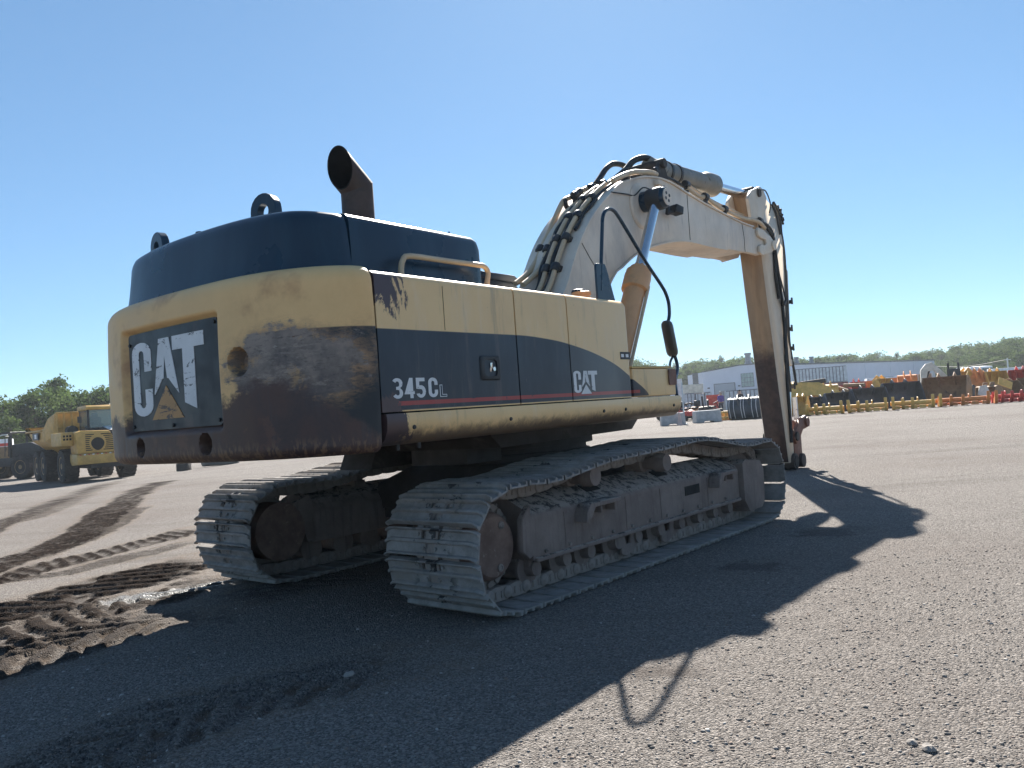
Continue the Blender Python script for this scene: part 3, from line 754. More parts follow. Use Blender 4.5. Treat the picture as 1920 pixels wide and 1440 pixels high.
# car body between the tracks, swing ring
mb = MB()
mb.loft([[(-1.15, -.95, .52), (1.15, -.95, .52), (1.15, .95, .52), (-1.15, .95, .52)], [(-1.15, -.95, .78), (1.15, -.95, .78), (1.15, .95, .78), (-1.15, .95, .78)],
         [(-.78, -.78, .95), (.78, -.78, .95), (.78, .78, .95), (-.78, .78, .95)]], True, True, True)
for sx in (-1, 1):
    for sy in (-1, 1):
        mb.box((sx * 1.02 - .26, sy * .72 - .2, .42), (sx * 1.02 + .26, sy * .72 + .2, .74))
trackspace(mb.build('carbody', M['dark_steel'], EX, bevel=.02))
mb = MB(); mb.lathe((0, 0, .94), (0, 0, 1.17), [(.74, 0), (.80, .05), (.80, .35), (.76, .4), (.76, .6), (.83, .62), (.83, 1)], 48)
mb.build('swing_ring', M['dark_steel'], EX, smooth=30)
# revolving frame: belly plates and deep centre beams
mb = MB()
mb.prism([(-3.2, 1.27), (-3.2, 1.5), (1.15, 1.5), (1.15, 1.3), (.95, 1.16), (-1.35, 1.14), (-1.5, 1.27)], -.9, .9, 0)
mb.box((-1.40, -3.2, 1.285), (1.40, .85, 1.40))
mb.build('revolving_frame', M['dark_steel'], EX, bevel=.01)
mb = MB(); mb.prism([(-1.6, .99), (-1.5, 1.2), (-1.0, 1.2), (-1.0, .99)], -.95, -.5, 0); 
mb.box((-.2, -1.35, 1.0), (.5, -.85, 1.15)); mb.build('belly_guard', M['dark_steel'], EX, bevel=.01)

# ---- counterweight: plan curve swept by a section, with the badge recess and lifting pockets sunk into it
half = [(0, -3.855), (.35, -3.85), (.65, -3.83), (.9, -3.782), (1.1, -3.71), (1.26, -3.62), (1.38, -3.515), (1.455, -3.41), (1.485, -3.32), (1.488, -3.28)]
plan = [Vector((-x, y, 0)) for x, y in half[::-1]] + [Vector((x, y, 0)) for x, y in half[1:]]
plan = spline(plan, 24)
acc = [0.0]
for a, b in zip(plan, plan[1:]): acc.append(acc[-1] + (b - a).length)
PL = acc[-1]; NS = 330
def plan_at(q):
    k = min(max(np.searchsorted(acc, q) - 1, 0), len(plan) - 2); t = (q - acc[k]) / max(acc[k+1] - acc[k], 1e-9)
    p = plan[k].lerp(plan[k+1], t); d = (plan[k+1] - plan[k]).normalized(); return p, Vector((d.y, -d.x, 0))
CWZ0, CWZ1 = 1.25, 2.455
sec = []                                                       # (outset, z)
for i in range(9): a = math.pi/2 * i / 8; sec.append((-.065 + .065 * math.sin(a) - .01 * (1 - i/8), CWZ0 + .065 - .065 * math.cos(a)))
for i in range(1, 75): z = CWZ0 + .065 + (CWZ1 - .12 - CWZ0 - .065) * i / 75; sec.append((.012 * math.sin(math.pi * i / 75), z))
for i in range(9): a = math.pi/2 * i / 8; sec.append((-.12 + .12 * math.cos(a), CWZ1 - .12 + .12 * math.sin(a)))
sec = [(-.30, CWZ0)] + sec + [(-.17, CWZ1 + .006), (-.30, CWZ1 + .008)]
REC = (-.66, .625, 1.455, 2.245)                               # badge recess: s0 s1 z0 z1
POCK = [(-.42, 1.375, .06, .05), (.42, 1.375, .066, .05), (.79, 1.885, .085, .085)]
mb = MB(); uvs = []
for i in range(NS + 1):
    q = PL * i / NS; s = q - PL / 2; p, nrm = plan_at(q)
    for (o_, z) in sec:
        e = 0.0
        if o_ > -.1:
            fx = float(sstep(min(s - REC[0], REC[1] - s), 0, .045)); fz = float(sstep(min(z - REC[2], REC[3] - z), 0, .045))
            e -= .055 * fx * fz
            for (ps, pz, pr, ph) in POCK:
                rr = math.hypot((s - ps) / pr, (z - pz) / (pr * 1.05)); e -= .12 * float(sstep(rr, 1.04, .86))
        mb.v.append(Vector((p.x, p.y, 0)) + nrm * (-(o_ + e)) * -1 + Vector((0, 0, z))); uvs.append((s, z))
m_ = len(sec)
for i in range(NS):
    for k in range(m_ - 1): mb.f.append([i*m_+k, (i+1)*m_+k, (i+1)*m_+k+1, i*m_+k+1]); mb.mi.append(0)
me = mb.mesh('counterweight', M['cw'], smooth=50)
uvl = me.uv_layers.new(name='UVMap'); li = np.empty(len(me.loops), np.int32); me.loops.foreach_get('vertex_index', li)
uvl.data.foreach_set('uv', np.array(uvs, np.float32)[li].ravel())
CW = link('counterweight', me, EX)
mb = MB(); mb.prism([(-1.3, -3.2), (-1.3, -3.36), (-.95, -3.55), (.95, -3.55), (1.3, -3.36), (1.3, -3.2)], 1.30, 2.44, 2); mb.build('core', M['seam'], CW)      # body of the casting, fills the shell

# badge plate with its three letters and triangle
def cyl_map(s, z, off):
    p, nrm = plan_at(PL / 2 + s); return Vector((p.x, p.y, 0)) + nrm * (off) + Vector((0, 0, z))
def on_cw(poly, off, thick, name, mat, parent, ns=10):
    """flat outline wrapped on to the weight: cut in strips so that it follows the curve"""
    bm = bmesh.new(); f = bm.faces.new([bm.verts.new((s, z, 0)) for s, z in poly]); 
    lo = min(p[0] for p in poly); hi = max(p[0] for p in poly)
    for i in range(1, ns):
        x = lo + (hi - lo) * i / ns
        bmesh.ops.bisect_plane(bm, geom=bm.verts[:] + bm.edges[:] + bm.faces[:], plane_co=(x, 0, 0), plane_no=(1, 0, 0))
    bmesh.ops.triangulate(bm, faces=[f for f in bm.faces if len(f.verts) > 4])
    r = bmesh.ops.extrude_face_region(bm, geom=bm.faces[:])
    for v in r['geom']:
        if isinstance(v, bmesh.types.BMVert): v.co.z = thick
    for v in bm.verts: v.co = cyl_map(v.co.x, v.co.y, off + v.co.z)
    bmesh.ops.recalc_face_normals(bm, faces=bm.faces)
    m2 = bpy.data.meshes.new(name); bm.to_mesh(m2); bm.free(); m2.materials.append(mat)
    return link(name, m2, parent)
S0, S1, Z0, Z1 = -.60, .575, 1.495, 2.205
def rrect(x0, x1, y0, y1, r, n=5):
    out = []
    for cx, cy, a0 in ((x1-r, y1-r, 0), (x0+r, y1-r, 90), (x0+r, y0+r, 180), (x1-r, y0+r, 270)):
        for i in range(n + 1): a = R_(a0 + 90 * i / n); out.append((cx + r * math.cos(a), cy + r * math.sin(a)))
    return out
BADGE = on_cw(rrect(S0, S1, Z0, Z1, .03), -.052, .022, 'badge_plate', M['plate'], CW, 14)
def arc(cx, cy, rx, ry, a0, a1, n=8): return [(cx + rx * math.cos(R_(a0 + (a1-a0)*i/n)), cy + ry * math.sin(R_(a0 + (a1-a0)*i/n))) for i in range(n + 1)]
# letters drawn in a unit box 0..1 x 0..1
LC = arc(.15, .86, .15, .14, 0, 180) + arc(.15, .14, .15, .14, 180, 360) + [(.30, .36), (.19, .36), (.19, .16)] + arc(.15, .16, .04, .05, 0, -180, 5) + arc(.15, .84, .04, .05, 180, 0, 5) + [(.19, .60), (.30, .60)]
LA_L = [(.315, .24), (.425, 1.0), (.53, 1.0), (.545, .88), (.478, .43), (.50, .43), (.50, .505)]
LA = [(.325, .26), (.42, 1.0), (.56, 1.0), (.665, .26), (.60, .36), (.532, .47), (.515, .47), (.49, .77), (.465, .47), (.448, .47), (.39, .36)]
LT = [(.60, 1.0), (1.0, 1.0), (1.0, .83), (.875, .83), (.875, .155), (.735, .03), (.735, .83), (.60, .83)]
LT = [(.605, 1.0), (1.0, 1.0), (1.0, .82), (.88, .82), (.88, .04), (.735, .13), (.735, .82), (.605, .82)]
TRI = [(.275, -.06), (.495, .375), (.715, -.06)]
def badge_pt(p): return (-.545 + p[0] * .965, 1.600 + p[1] * .535)
for nm, pl in (('letter', LC), ('letter', LA), ('letter', LT)):
    on_cw([badge_pt(p) for p in pl], -.0302, .004, nm, M['white_film'], BADGE, 8)
on_cw([badge_pt(p) for p in TRI], -.0302, .004, 'triangle', M['orange_film'], BADGE, 6)
for s_, z_ in ((-.57, 2.13), (.545, 2.175), (.545, 1.53), (-.57, 1.53), (0, 1.52)):
    w = MB(); a = cyl_map(s_, z_, -.032); b = cyl_map(s_, z_, -.018); w.cyl(a, b, .014, .012, 8); w.build('bolt', M['black'], BADGE)

# lifting eyes on top of the weight
for xx in (-.93, .51):
    w = MB(); o_ = [(-.125 * 1, 0)] + [(.125 * math.cos(a), .17 + .125 * math.sin(a)) for a in [math.pi - math.pi * i / 16 for i in range(17)]] + [(.125, 0)]
    # eye plate with a real hole: outer outline bridged to the hole ring
    hole = [(.055 * math.cos(a), .165 + .055 * math.sin(a)) for a in [2 * math.pi * i / 20 for i in range(20)]]
    n_o = 20; out2 = []
    for i in range(20):
        a = 2 * math.pi * i / 20; c_, s__ = math.cos(a), math.sin(a)
        if s__ >= 0: out2.append((.125 * c_, .17 + .125 * s__))
        else:
            t_ = min(.125 / max(abs(c_), 1e-6), .27 / max(-s__, 1e-6)); out2.append((t_ * c_, .165 + t_ * s__))
    rings = []
    for y_ in (-.032, .032): rings.append([(p[0], y_, p[1]) for p in out2])
    r0 = [(p[0], -.032, p[1]) for p in hole]; r1 = [(p[0], .032, p[1]) for p in hole]
    w.loft([r0, rings[0], rings[1], r1, r0], True)
    ey = w.build('lifting_eye', M['hood'], EX, bevel=.004, seg=1); ey.location = (xx, -3.33, 2.815)
    ey.rotation_euler = (0, 0, R_(8 if xx > 0 else -8))

# ---- engine hood over the weight
hh = [(0, -3.665), (.5, -3.655), (.85, -3.61), (1.02, -3.545), (1.13, -3.43), (1.185, -3.28), (1.195, -3.19)]
hp = spline([Vector((-x, y, 0)) for x, y in hh[::-1]] + [Vector((x, y, 0)) for x, y in hh[1:]], 8)
def hood_ring(ins, z):
    out = []
    for i, p in enumerate(hp):
        d = (hp[min(i+1, len(hp)-1)] - hp[max(i-1, 0)]).normalized(); nrm = Vector((d.y, -d.x, 0)); q = p - nrm * ins; out.append((q.x, max(q.y, -9), z + .03 * (1 - (abs(q.x) / 1.2) ** 2) * (1 if z > 2.7 else 0)))
    return out
prof = [(-.035, 2.44), (-.015, 2.55), (0, 2.66), (.012, 2.76), (.022, 2.80), (.04, 2.835), (.07, 2.855), (.12, 2.865)]
mb = MB(); rings = [hood_ring(i_, z_) for i_, z_ in prof]; mb.loft(rings)
top = rings[-1]; n_ = len(top)
ctr = [(p[0] * .92, -3.19, p[2]) for p in top]; mb.loft([top, ctr])
HOOD = mb.build('rear_hood', M['hood'], EX, smooth=40)
def hood_box(name, y0, y1, hw, z0, z1, r=.07, rf=.1):
    sec_ = [(-hw - .01, z0)] + [(-hw + r - r * math.cos(R_(a)), z1 - r + r * math.sin(R_(a))) for a in (0, 30, 60, 90)] + [(hw - r + r * math.sin(R_(a)), z1 - r + r * math.cos(R_(a))) for a in (0, 30, 60, 90)] + [(hw + .01, z0)]
    rings = [[(p[0], y0, p[1]) for p in sec_]]
    for a in (0, 30, 60, 90):
        k = rf * (1 - math.cos(R_(a))); rings.append([(p[0] * (1 - k / 2.6), y1 - rf + rf * math.sin(R_(a)), p[1] - (k * .7 if p[1] > z0 + .01 else 0)) for p in sec_])
    w = MB(); w.loft(rings, False, True, True); return w.build(name, M['hood'], EX, smooth=40)
hb = hood_box('engine_hood', -3.175, -1.78, 1.19, 2.40, 2.868)
w = MB(); w.box((-.9, -2.9, 2.869), (.9, -2.0, 2.885)); w.build('hood_grille', M['black'], hb, bevel=.004, seg=1)
w = MB(); w.tube([(1.12, -3.0, 2.86), (1.12, -1.95, 2.86)], .012, 6); w.build('hood_trim', M['pipe'], hb)
w = MB(); 
for k in range(40): 
    a = rnd.uniform(0, 6.3); r_ = rnd.uniform(0, .2); q = Vector((-.28 + r_ * 1.6 * math.cos(a), -3.4 + r_ * .5 * math.sin(a), 2.89)); w.lathe(q, q + Vector((0, 0, rnd.uniform(.02, .06))), [(.05, 0), (.03, 1)], 5)
w.build('dirt_clod', M['dark_steel'], HOOD)
# exhaust stack: upright pipe, mitred elbow leaning to the rear, slash cut
EXB = (.60, U(669, 353, .60).y)
w = MB()
r_ = .125; ax0 = Vector((EXB[0], EXB[1], 2.80)); kx = Vector((EXB[0], EXB[1], 3.215)); tip = U(637, 314, .60); kx = U(669, 353, .60); EXV = tip - kx; dr = EXV.normalized()
n1 = (Vector((0, 0, 1)) + dr).normalized(); n2 = Vector((0.12, -1.0, -.05)).normalized()
def ring_on(center, axis, nrm, r, n=32):
    q = Vector((0, 0, 1)).rotation_difference(axis); out = []
    for i in range(n):
        a = 2 * math.pi * i / n; p = center + q @ Vector((r * math.cos(a), r * math.sin(a), 0))
        t = (center - p).dot(nrm) / axis.dot(nrm); out.append(p + axis * t)
    return out
zax = Vector((0, 0, 1))
R0 = ring_on(ax0, zax, zax, r_); R1 = ring_on(kx, zax, n1, r_)
q1 = zax.rotation_difference(dr); R2 = ring_on(tip, dr, n2, r_ * 1.0)
R1b = ring_on(kx, dr, n1, r_)
w.loft([R0, R1], True); w.loft([R1b, R2], True)
EXH = w.build('exhaust_stack', M['exhaust'], EX, smooth=35)
w = MB(); ri = r_ * .94; w.loft([ring_on(tip, dr, n2, ri), ring_on(kx, dr, n1, ri)], True, False, True); w.loft([ring_on(tip, dr, n2, r_), ring_on(tip, dr, n2, ri)], True)
w.build('bore', M['soot'], EXH, smooth=35)

# ---- right hand side: doors, sill, tool box
BX = 1.488
def side_panel(name, y0, y1, z0, z1, mat, parent, fr_round=False, thick=.05, top_r=.06, gap=.008):
    """door skin turned over at the top into the deck"""
    sec_ = [(BX - thick, z0), (BX, z0)] + [(BX - top_r + top_r * math.cos(R_(a)), z1 - top_r + top_r * math.sin(R_(a))) for a in (0, 18, 36, 54, 72, 90)] + [(BX - .34, z1 + .012), (BX - .34, z1 - .04), (BX - thick, z1 - top_r - .03)]
    w = MB(); ys_ = [y0 + gap, y1 - gap]
    if fr_round:
        rings = [[(p[0], y0 + gap, p[1]) for p in sec_], [(p[0], y1 - .07, p[1]) for p in sec_]]
        for a in (30, 60, 90):
            k = .07 * (1 - math.cos(R_(a))); rings.append([(p[0] - (k if p[0] > BX - .04 else 0), y1 - .07 + .07 * math.sin(R_(a)), p[1] - (k if p[1] > z1 - .05 else 0)) for p in sec_])
        w.loft(rings, True, True, True)
    else: w.loft([[(p[0], y, p[1]) for p in sec_] for y in ys_], True, True, True)
    return w.build(name, mat, parent, smooth=50)
ZS, ZT = 1.499, 2.422
d1 = side_panel('side_door', -3.268, -1.80, ZS, ZT, M['side'], EX)
d2 = side_panel('side_door', -1.80, -1.063, ZS, ZT, M['side'], EX)
d3 = side_panel('side_panel', -1.063, -.005, ZS, ZT, M['side'], EX, True)
w = MB(); w.box((BX - .5, -.0, ZS), (BX - .004, .90, 1.775)); tb = w.build('tool_box', M['side'], EX, bevel=.02)
w = MB(); w.box((BX - .5, -.02, 1.777), (BX + .005, .80, 1.792)); w.box((BX - .45, .12, 1.792), (BX - .02, .86, 1.80)); w.build('lid', M['yellow'], tb, bevel=.004, seg=1)
# inner wall behind the doors so nothing shows through
w = MB(); w.box((-1.40, -3.2, 1.40), (BX - .06, -.1, 2.40)); w.build('engine_bay', M['seam'], EX)
w = MB(); w.box((-1.15, -3.1, 2.405), (1.16, -.12, 2.425)); w.build('deck', M['dark_steel'], EX)
# sill rail: half-round lower edge
w = MB(); secs = [(BX - .10, 1.488), (BX + .012, 1.488), (BX + .02, 1.45), (BX + .012, 1.38), (BX - .02, 1.32), (BX - .07, 1.288), (BX - .13, 1.28), (BX - .16, 1.30)]
w.loft([[(p[0], y, p[1]) for p in secs] for y in (-3.24, -1.5, .95)] + [[(p[0] - .02, .985, 1.39 + (p[1] - 1.39) * .9) for p in secs]], True, True, True)
SILL = w.build('sill', M['side'], EX, smooth=50)
for yy in (-3.0, -1.96, -.6, -.21, .78): 
    w = MB(); w.cyl((BX, yy, 1.392), (BX + .022, yy, 1.392), .018, .014, 8); w.build('bolt', M['black'], SILL)
for yy in (-3.05, -2.85): 
    w = MB(); w.cyl((BX - .1, yy, 1.245), (BX - .1, yy, 1.29), .014, .014, 6); w.build('bolt', M['black'], SILL)
# door latch
w = MB(); w.loft([[(BX + .004, y, z) for y, z in rrect(-2.265, -2.035, 1.69, 1.875, .02, 3)], [(BX + .012, y, z) for y, z in rrect(-2.255, -2.045, 1.70, 1.865, .02, 3)], [(BX + .012, y, z) for y, z in rrect(-2.225, -2.075, 1.72, 1.845, .03, 3)], [(BX - .03, y, z) for y, z in rrect(-2.22, -2.08, 1.725, 1.84, .03, 3)]], True, False, True)
LT_ = w.build('door_latch', M['black'], d1, smooth=30)
w = MB(); w.tube([(BX - .028, -2.15, 1.755), (BX - .005, -2.145, 1.76), (BX + .008, -2.14, 1.79), (BX + .008, -2.14, 1.82)], .011, 8); w.cyl((BX - .02, -2.11, 1.775), (BX + .012, -2.11, 1.775), .016, .016, 10); w.build('latch_handle', M['chrome'], LT_)
w = MB(); w.box((BX + .0005, -2.62, 2.05), (BX + .0025, -2.617, 2.36)); w.build('door_crease', M['seam'], d1)
w = MB(); w.box((BX + .001, -.215, 1.86), (BX + .003, -.03, 1.93)); ms = w.build('maker_sticker', M['black'], d3)
for k in range(2):
    w = MB(); w.box((BX + .003, -.2 + k * .085, 1.88), (BX + .004, -.2 + k * .085 + .05, 1.91)); w.build('sticker_mark', M['white_film2'], ms)
# lettering on the side
def flat_side(poly, name, mat, parent, off=.0015, th=.0015):
    w = MB(); w.prism(poly, BX + off, BX + off + th, 0); return w.build(name, mat, parent)
def text_polys(ch, y, z, h, wd, name, parent, mat, stroke=.18):
    """heavy condensed numerals in a unit box"""
    g = {
     '3': [arc(.5, .74, .5, .26, 150, -60, 9) + arc(.5, .27, .5, .27, 50, -150, 10) + [(.32, .22)] + arc(.5, .26, .18, .10, 200, 360, 6) + arc(.5, .34, .18, .09, 0, 90, 4) + [(.38, .43), (.38, .58)] + arc(.5, .66, .18, .08, -90, 0, 4) + arc(.5, .74, .18, .10, 0, 160, 6)],
     '4': [[(.0, .2), (.55, 1), (.86, 1), (.86, .36), (1, .36), (1, .2), (.86, .2), (.86, 0), (.56, 0), (.56, .2)]],
     '5': [[(.06, 1), (.92, 1), (.92, .82), (.38, .82), (.36, .62)] + arc(.5, .32, .48, .32, 75, -160, 12) + [(.34, .22)] + arc(.5, .3, .18, .14, 205, 425, 8) + [(.34, .44), (.06, .46)]],
     'C': [arc(.5, .74, .48, .26, 0, 180, 10) + arc(.5, .26, .48, .26, 180, 360, 10) + [(.98, .38), (.66, .38)] + [(.66, .26)] + arc(.5, .26, .16, .10, 0, -180, 6) + arc(.5, .74, .16, .10, 180, 0, 6) + [(.66, .62), (.98, .62)]],
     'L': [[(0, 0), (0, 1), (.3, 1), (.3, .2), (1, .2), (1, 0)]]}[ch]
    for pl in g: flat_side([(y + p[0] * wd, z + p[1] * h) for p in pl], name, mat, parent)
ZN = 1.583
for i, ch in enumerate('345C'): text_polys(ch, -3.165 + i * .108 + (.012 if i == 3 else 0), ZN, .135, .096, 'numeral' if i < 3 else 'letter', d1, M['white_film2'])
flat_side([(-2.715, 1.583), (-2.715, 1.668), (-2.688, 1.668), (-2.688, 1.602), (-2.645, 1.602), (-2.645, 1.583)], 'letter', M['white_film2'], d1)
flat_side([(-2.709, 1.588), (-2.709, 1.663), (-2.694, 1.663), (-2.694, 1.597), (-2.651, 1.597), (-2.651, 1.588)], 'letter_inset', M['hood'], d1, .0035, .0006)
def logo_pt(p): return (-1.035 + p[0] * .385, 1.565 + p[1] * .19)
for pl in (LC, LA, LT): flat_side([logo_pt(p) for p in pl], 'letter', M['white_film2'], d3)
flat_side([logo_pt(p) for p in TRI], 'triangle', M['white_film2'], d3)

# hand rail along the deck
rail = [(1.28, -2.80, 2.425), (1.28, -2.80, 2.50), (1.28, -2.775, 2.565), (1.28, -2.70, 2.60), (1.28, -2.3, 2.605), (1.28, -1.98, 2.61), (1.28, -1.88, 2.605), (1.28, -1.835, 2.565), (1.28, -1.85, 2.50), (1.28, -1.87, 2.425)]
w = MB(); w.tube(rail, .021, 10, smooth=3); w.build('hand_rail', M['pipe'], EX, smooth=60)
# filler cap and mirror bracket on the deck
w = MB(); p = U(1090, 552, 1.15); q = Vector((1.15, p.y, 2.43)); w.lathe(q, q + Vector((0, 0, .11)), [(.085, 0), (.085, .7), (.095, .72), (.095, .95), (.08, 1)], 24); FC = w.build('filler_cap', M['cylyellow'], EX, smooth=30)
w = MB(); w.lathe(q + Vector((-.02, -.02, .11)), q + Vector((-.02, -.02, .135)), [(.07, 0), (.06, .8), (.045, 1)], 16); w.build('cap_lock', M['black'], FC)
MBB = 1.2
w = MB(); w.prism([(-.075, 2.425), (-.07, 2.80), (-.05, 2.83), (.10, 2.84), (.13, 2.80), (.275, 2.43)], MBB - .012, MBB + .012, 0)
w.box((MBB - .10, -.09, 2.42), (MBB + .08, .27, 2.445)); w.build('mirror_bracket', M['hood'], EX, bevel=.004, seg=1)
px = [(1126, 545), (1127, 500), (1129, 430), (1130, 408), (1134, 397), (1141, 392), (1149, 394), (1158, 404), (1180, 440), (1210, 490), (1240, 535), (1249, 552), (1254, 570), (1255, 590), (1253, 602)]
w = MB(); w.tube([U(u, v, MBB) for u, v in px], .019, 10, smooth=4); MA = w.build('mirror_arm', M['hood'], EX, smooth=60)
# mirror: shell seen edge-on from behind, hung at the arm's end
w = MB(); c1 = U(1249, 602, MBB); c2 = U(1262, 668, MBB)
L_ = (c2 - c1).length; ax_ = (c2 - c1).normalized()
rings = []
for t_, k in ((0, .6), (.06, .9), (.15, 1), (.85, 1), (.94, .9), (1, .6)):
    cc = c1.lerp(c2, t_); rings.append([tuple(cc + Vector((-.611, .791, 0)) * (.13 * k * math.cos(a)) + Vector((.791, .611, 0)) * (.062 * k * math.sin(a))) for a in [2 * math.pi * i / 16 for i in range(16)]])
w.loft(rings, True, True, True); mr = w.build('mirror', M['mirrorback'], EX, smooth=40)
w = MB(); w.cyl(c1.lerp(c2, .48) + Vector((0, .03, 0)), c1.lerp(c2, .48) + Vector((0, .11, 0)), .02, None, 10); w.tube([c1.lerp(c2, .48) + Vector((0, .10, 0)), c1.lerp(c2, .5) + Vector((0, .115, -.05)), c1.lerp(c2, .8) + Vector((0, .08, -.02)), c2 + Vector((0, .05, .0))], .011, 6, smooth=3); w.build('mirror_clamp', M['black'], mr)
# grab bars at the front corner of the tool box
w = MB(); w.tube([U(u, v, b) for u, v, b in ((1264, 664, 1.2), (1269, 680, 1.22), (1270, 694, 1.25), (1266, 712, 1.32), (1267, 728, 1.40), (1269, 742, 1.44))], .02, 8, smooth=4); w.build('grab_bar', M['hood'], EX, smooth=60)
w = MB(); w.tube([U(u, v, b) for u, v, b in ((1262, 668, 1.2), (1257, 678, 1.25), (1256, 688, 1.32), (1257, 702, 1.44))], .014, 8, smooth=3); w.build('mirror_stay', M['hood'], EX, smooth=60)
w = MB(); w.prism(rrect(.73, .89, 1.60, 1.765, .02, 3), BX + .002, BX + .014, 0); w.build('lamp_guard', M['redbrown'], tb)
# small antenna on the hood
w = MB(); w.cyl((1.0, -1.95, 2.85), (1.0, -1.95, 2.93), .006, None, 6); w.build('antenna', M['black'], hb)

# ---- left side, seen only from other places: deck box and cab
w = MB(); w.prism([(-3.2, 1.29), (-3.2, 2.36), (-3.1, 2.42), (-.62, 2.42), (-.62, 1.29)], -1.488, -1.13, 0); w.build('left_doors', M['yellow'], EX, bevel=.03)
w = MB()
cabp = [(-.55, 1.32), (-.55, 2.92), (-.47, 3.0), (.85, 3.0), (.98, 2.9), (1.32, 2.0), (1.36, 1.32)]
w.prism(cabp, -1.48, -.50, 0); cab = w.build('cab', M['hood'], EX, bevel=.035)
w = MB(); w.prism([(-.60, 3.005), (-.60, 3.035), (-.5, 3.06), (.85, 3.06), (1.0, 2.99), (1.0, 2.965)], -1.5, -.48, 0); w.build('cab_roof', M['hood'], cab, bevel=.02)
for (a, b, c_, d_) in ((-.45, .15, 2.05, 2.86), (.22, .80, 1.75, 2.86)):
    for xx in (-1.484, -.496):
        w = MB(); w.prism(rrect(a, b, c_, d_, .04, 3), xx - .004, xx + .004, 0); w.build('cab_window', M['glass'], cab)
w = MB(); w.box((-1.40, -.556, 2.1), (-.58, -.548, 2.86)); w.build('rear_window', M['glass'], cab)
w = MB(); w.add([(-1.4, .99, 2.87), (-.58, .99, 2.87), (-.58, 1.325, 2.0), (-1.4, 1.325, 2.0)], [(0, 1, 2, 3)], Matrix.Translation((0, .006, .004))); w.build('windscreen', M['glass'], cab)

# ---- boom: arched box, authored from its right-hand face
BB = .33
outer = [(1059, 544), (1073, 497), (1087, 455), (1101, 424), (1115, 400), (1135, 375), (1160, 350), (1190, 336), (1215, 333), (1240, 337), (1262, 347), (1288, 364), (1331, 389), (1391, 419), (1412, 426)]
inner = [(1399, 473), (1341, 463), (1294, 452), (1267, 451), (1247, 454), (1219, 462), (1190, 477), (1165, 500), (1147, 520)]
po = [U(u, v, BB) for u, v in outer]; pi = [U(u, v, BB) for u, v in inner]
po = spline([Vector((0, .02, 1.78)), Vector((0, .18, 2.2))] + [Vector((0, p.y, p.z)) for p in po], 3)
pi = spline([Vector((0, p.y, p.z)) for p in pi] + [Vector((0, 1.05, 2.25)), Vector((0, .55, 1.72))], 3)
foot = [Vector((0, .30 + .2 * math.cos(a), 1.66 + .2 * math.sin(a))) for a in (-.6, -1.2, -1.9, -2.6)]
boom_poly = [(p.y, p.z) for p in po + pi + foot]
w = MB(); w.prism(boom_poly, -BB, BB, 0); BOOM = w.build('boom', M['boom'], EX, bevel=.012, seg=2, bang=40)
# flange lips along the top and bottom edges
def strip(path, hw, th, side, name, mat, parent):
    w = MB(); ring = []
    for i, p in enumerate(path):
        d = (path[min(i+1, len(path)-1)] - path[max(i-1, 0)]).normalized(); n = Vector((0, -d.z, d.y)) * side
        ring.append([(-hw, p.y, p.z), (hw, p.y, p.z), (hw, p.y + n.y * th, p.z + n.z * th), (-hw, p.y + n.y * th, p.z + n.z * th)])
    w.loft(ring, True, True, True); return w.build(name, mat, parent, smooth=35)
strip(po[2:], BB + .022, .022, 1, 'top_flange', M['boom'], BOOM)
strip(pi[2:-3], BB + .018, .02, 1, 'bottom_flange', M['boom'], BOOM)
# weld seams across the face
def face_line(pts, b, r, name, mat, parent): w = MB(); w.tube([U(u, v, b) for u, v in pts], r, 5); return w.build(name, mat, parent)
for pts in ([(1288, 366), (1291, 410), (1294, 450)], [(1091, 456), (1105, 482), (1122, 510)], [(1391, 420), (1395, 445), (1397, 472)]):
    face_line(pts, BB + .001, .006, 'weld_seam', M['dark_steel'], BOOM)
# nose plates: thick cheeks with the hooked cut-out, carrying the stick pin
nose = [(1398, 421), (1412, 426), (1428, 434), (1442, 446), (1449, 458), (1448, 468), (1443, 474), (1426, 479), (1421, 474), (1419, 462), (1424, 458), (1430, 461), (1433, 456), (1431, 449), (1424, 447), (1417, 441), (1416, 432), (1404, 424)]
nose = [(1417, 427), (1428, 433), (1442, 446), (1449, 458), (1448, 468), (1443, 474), (1426, 479), (1420, 473), (1420, 462), (1424, 458.5), (1430, 461), (1433, 457), (1431, 449.5), (1424, 447.5), (1418, 442), (1416, 433)]
npol = [U(u, v, BB) for u, v in nose]
back = [(po[-1].y - .05, po[-1].z - .02), (U(1432, 436, BB).y, U(1432, 436, BB).z), (U(1448, 458, BB).y, U(1448, 458, BB).z), (U(1443, 473, BB).y, U(1443, 473, BB).z), (U(1425, 478, BB).y, U(1425, 478, BB).z), (pi[0].y - .05, pi[0].z + .01)]
for sx in (1, -1):
    lo, hi = (BB - .09, BB - .005) if sx > 0 else (-BB + .005, -BB + .09)
    w = MB(); w.prism(back, lo, hi, 0); nc = w.build('nose_cheek', M['boom'], BOOM, bevel=.008)
    w = MB(); w.prism([(p.y, p.z) for p in npol], (BB if sx > 0 else -BB - .045), (BB + .045 if sx > 0 else -BB), 0); w.build('hook_plate', M['stickpaint'], nc, bevel=.012)
pin = U(1445, 461, BB)
w = MB(); w.lathe((-BB - .075, pin.y, pin.z), (BB + .075, pin.y, pin.z), [(.085, 0), (.085, .05), (.06, .05), (.06, .95), (.085, .95), (.085, 1)], 24); w.build('stick_pin', M['stickpaint'], BOOM, smooth=30)
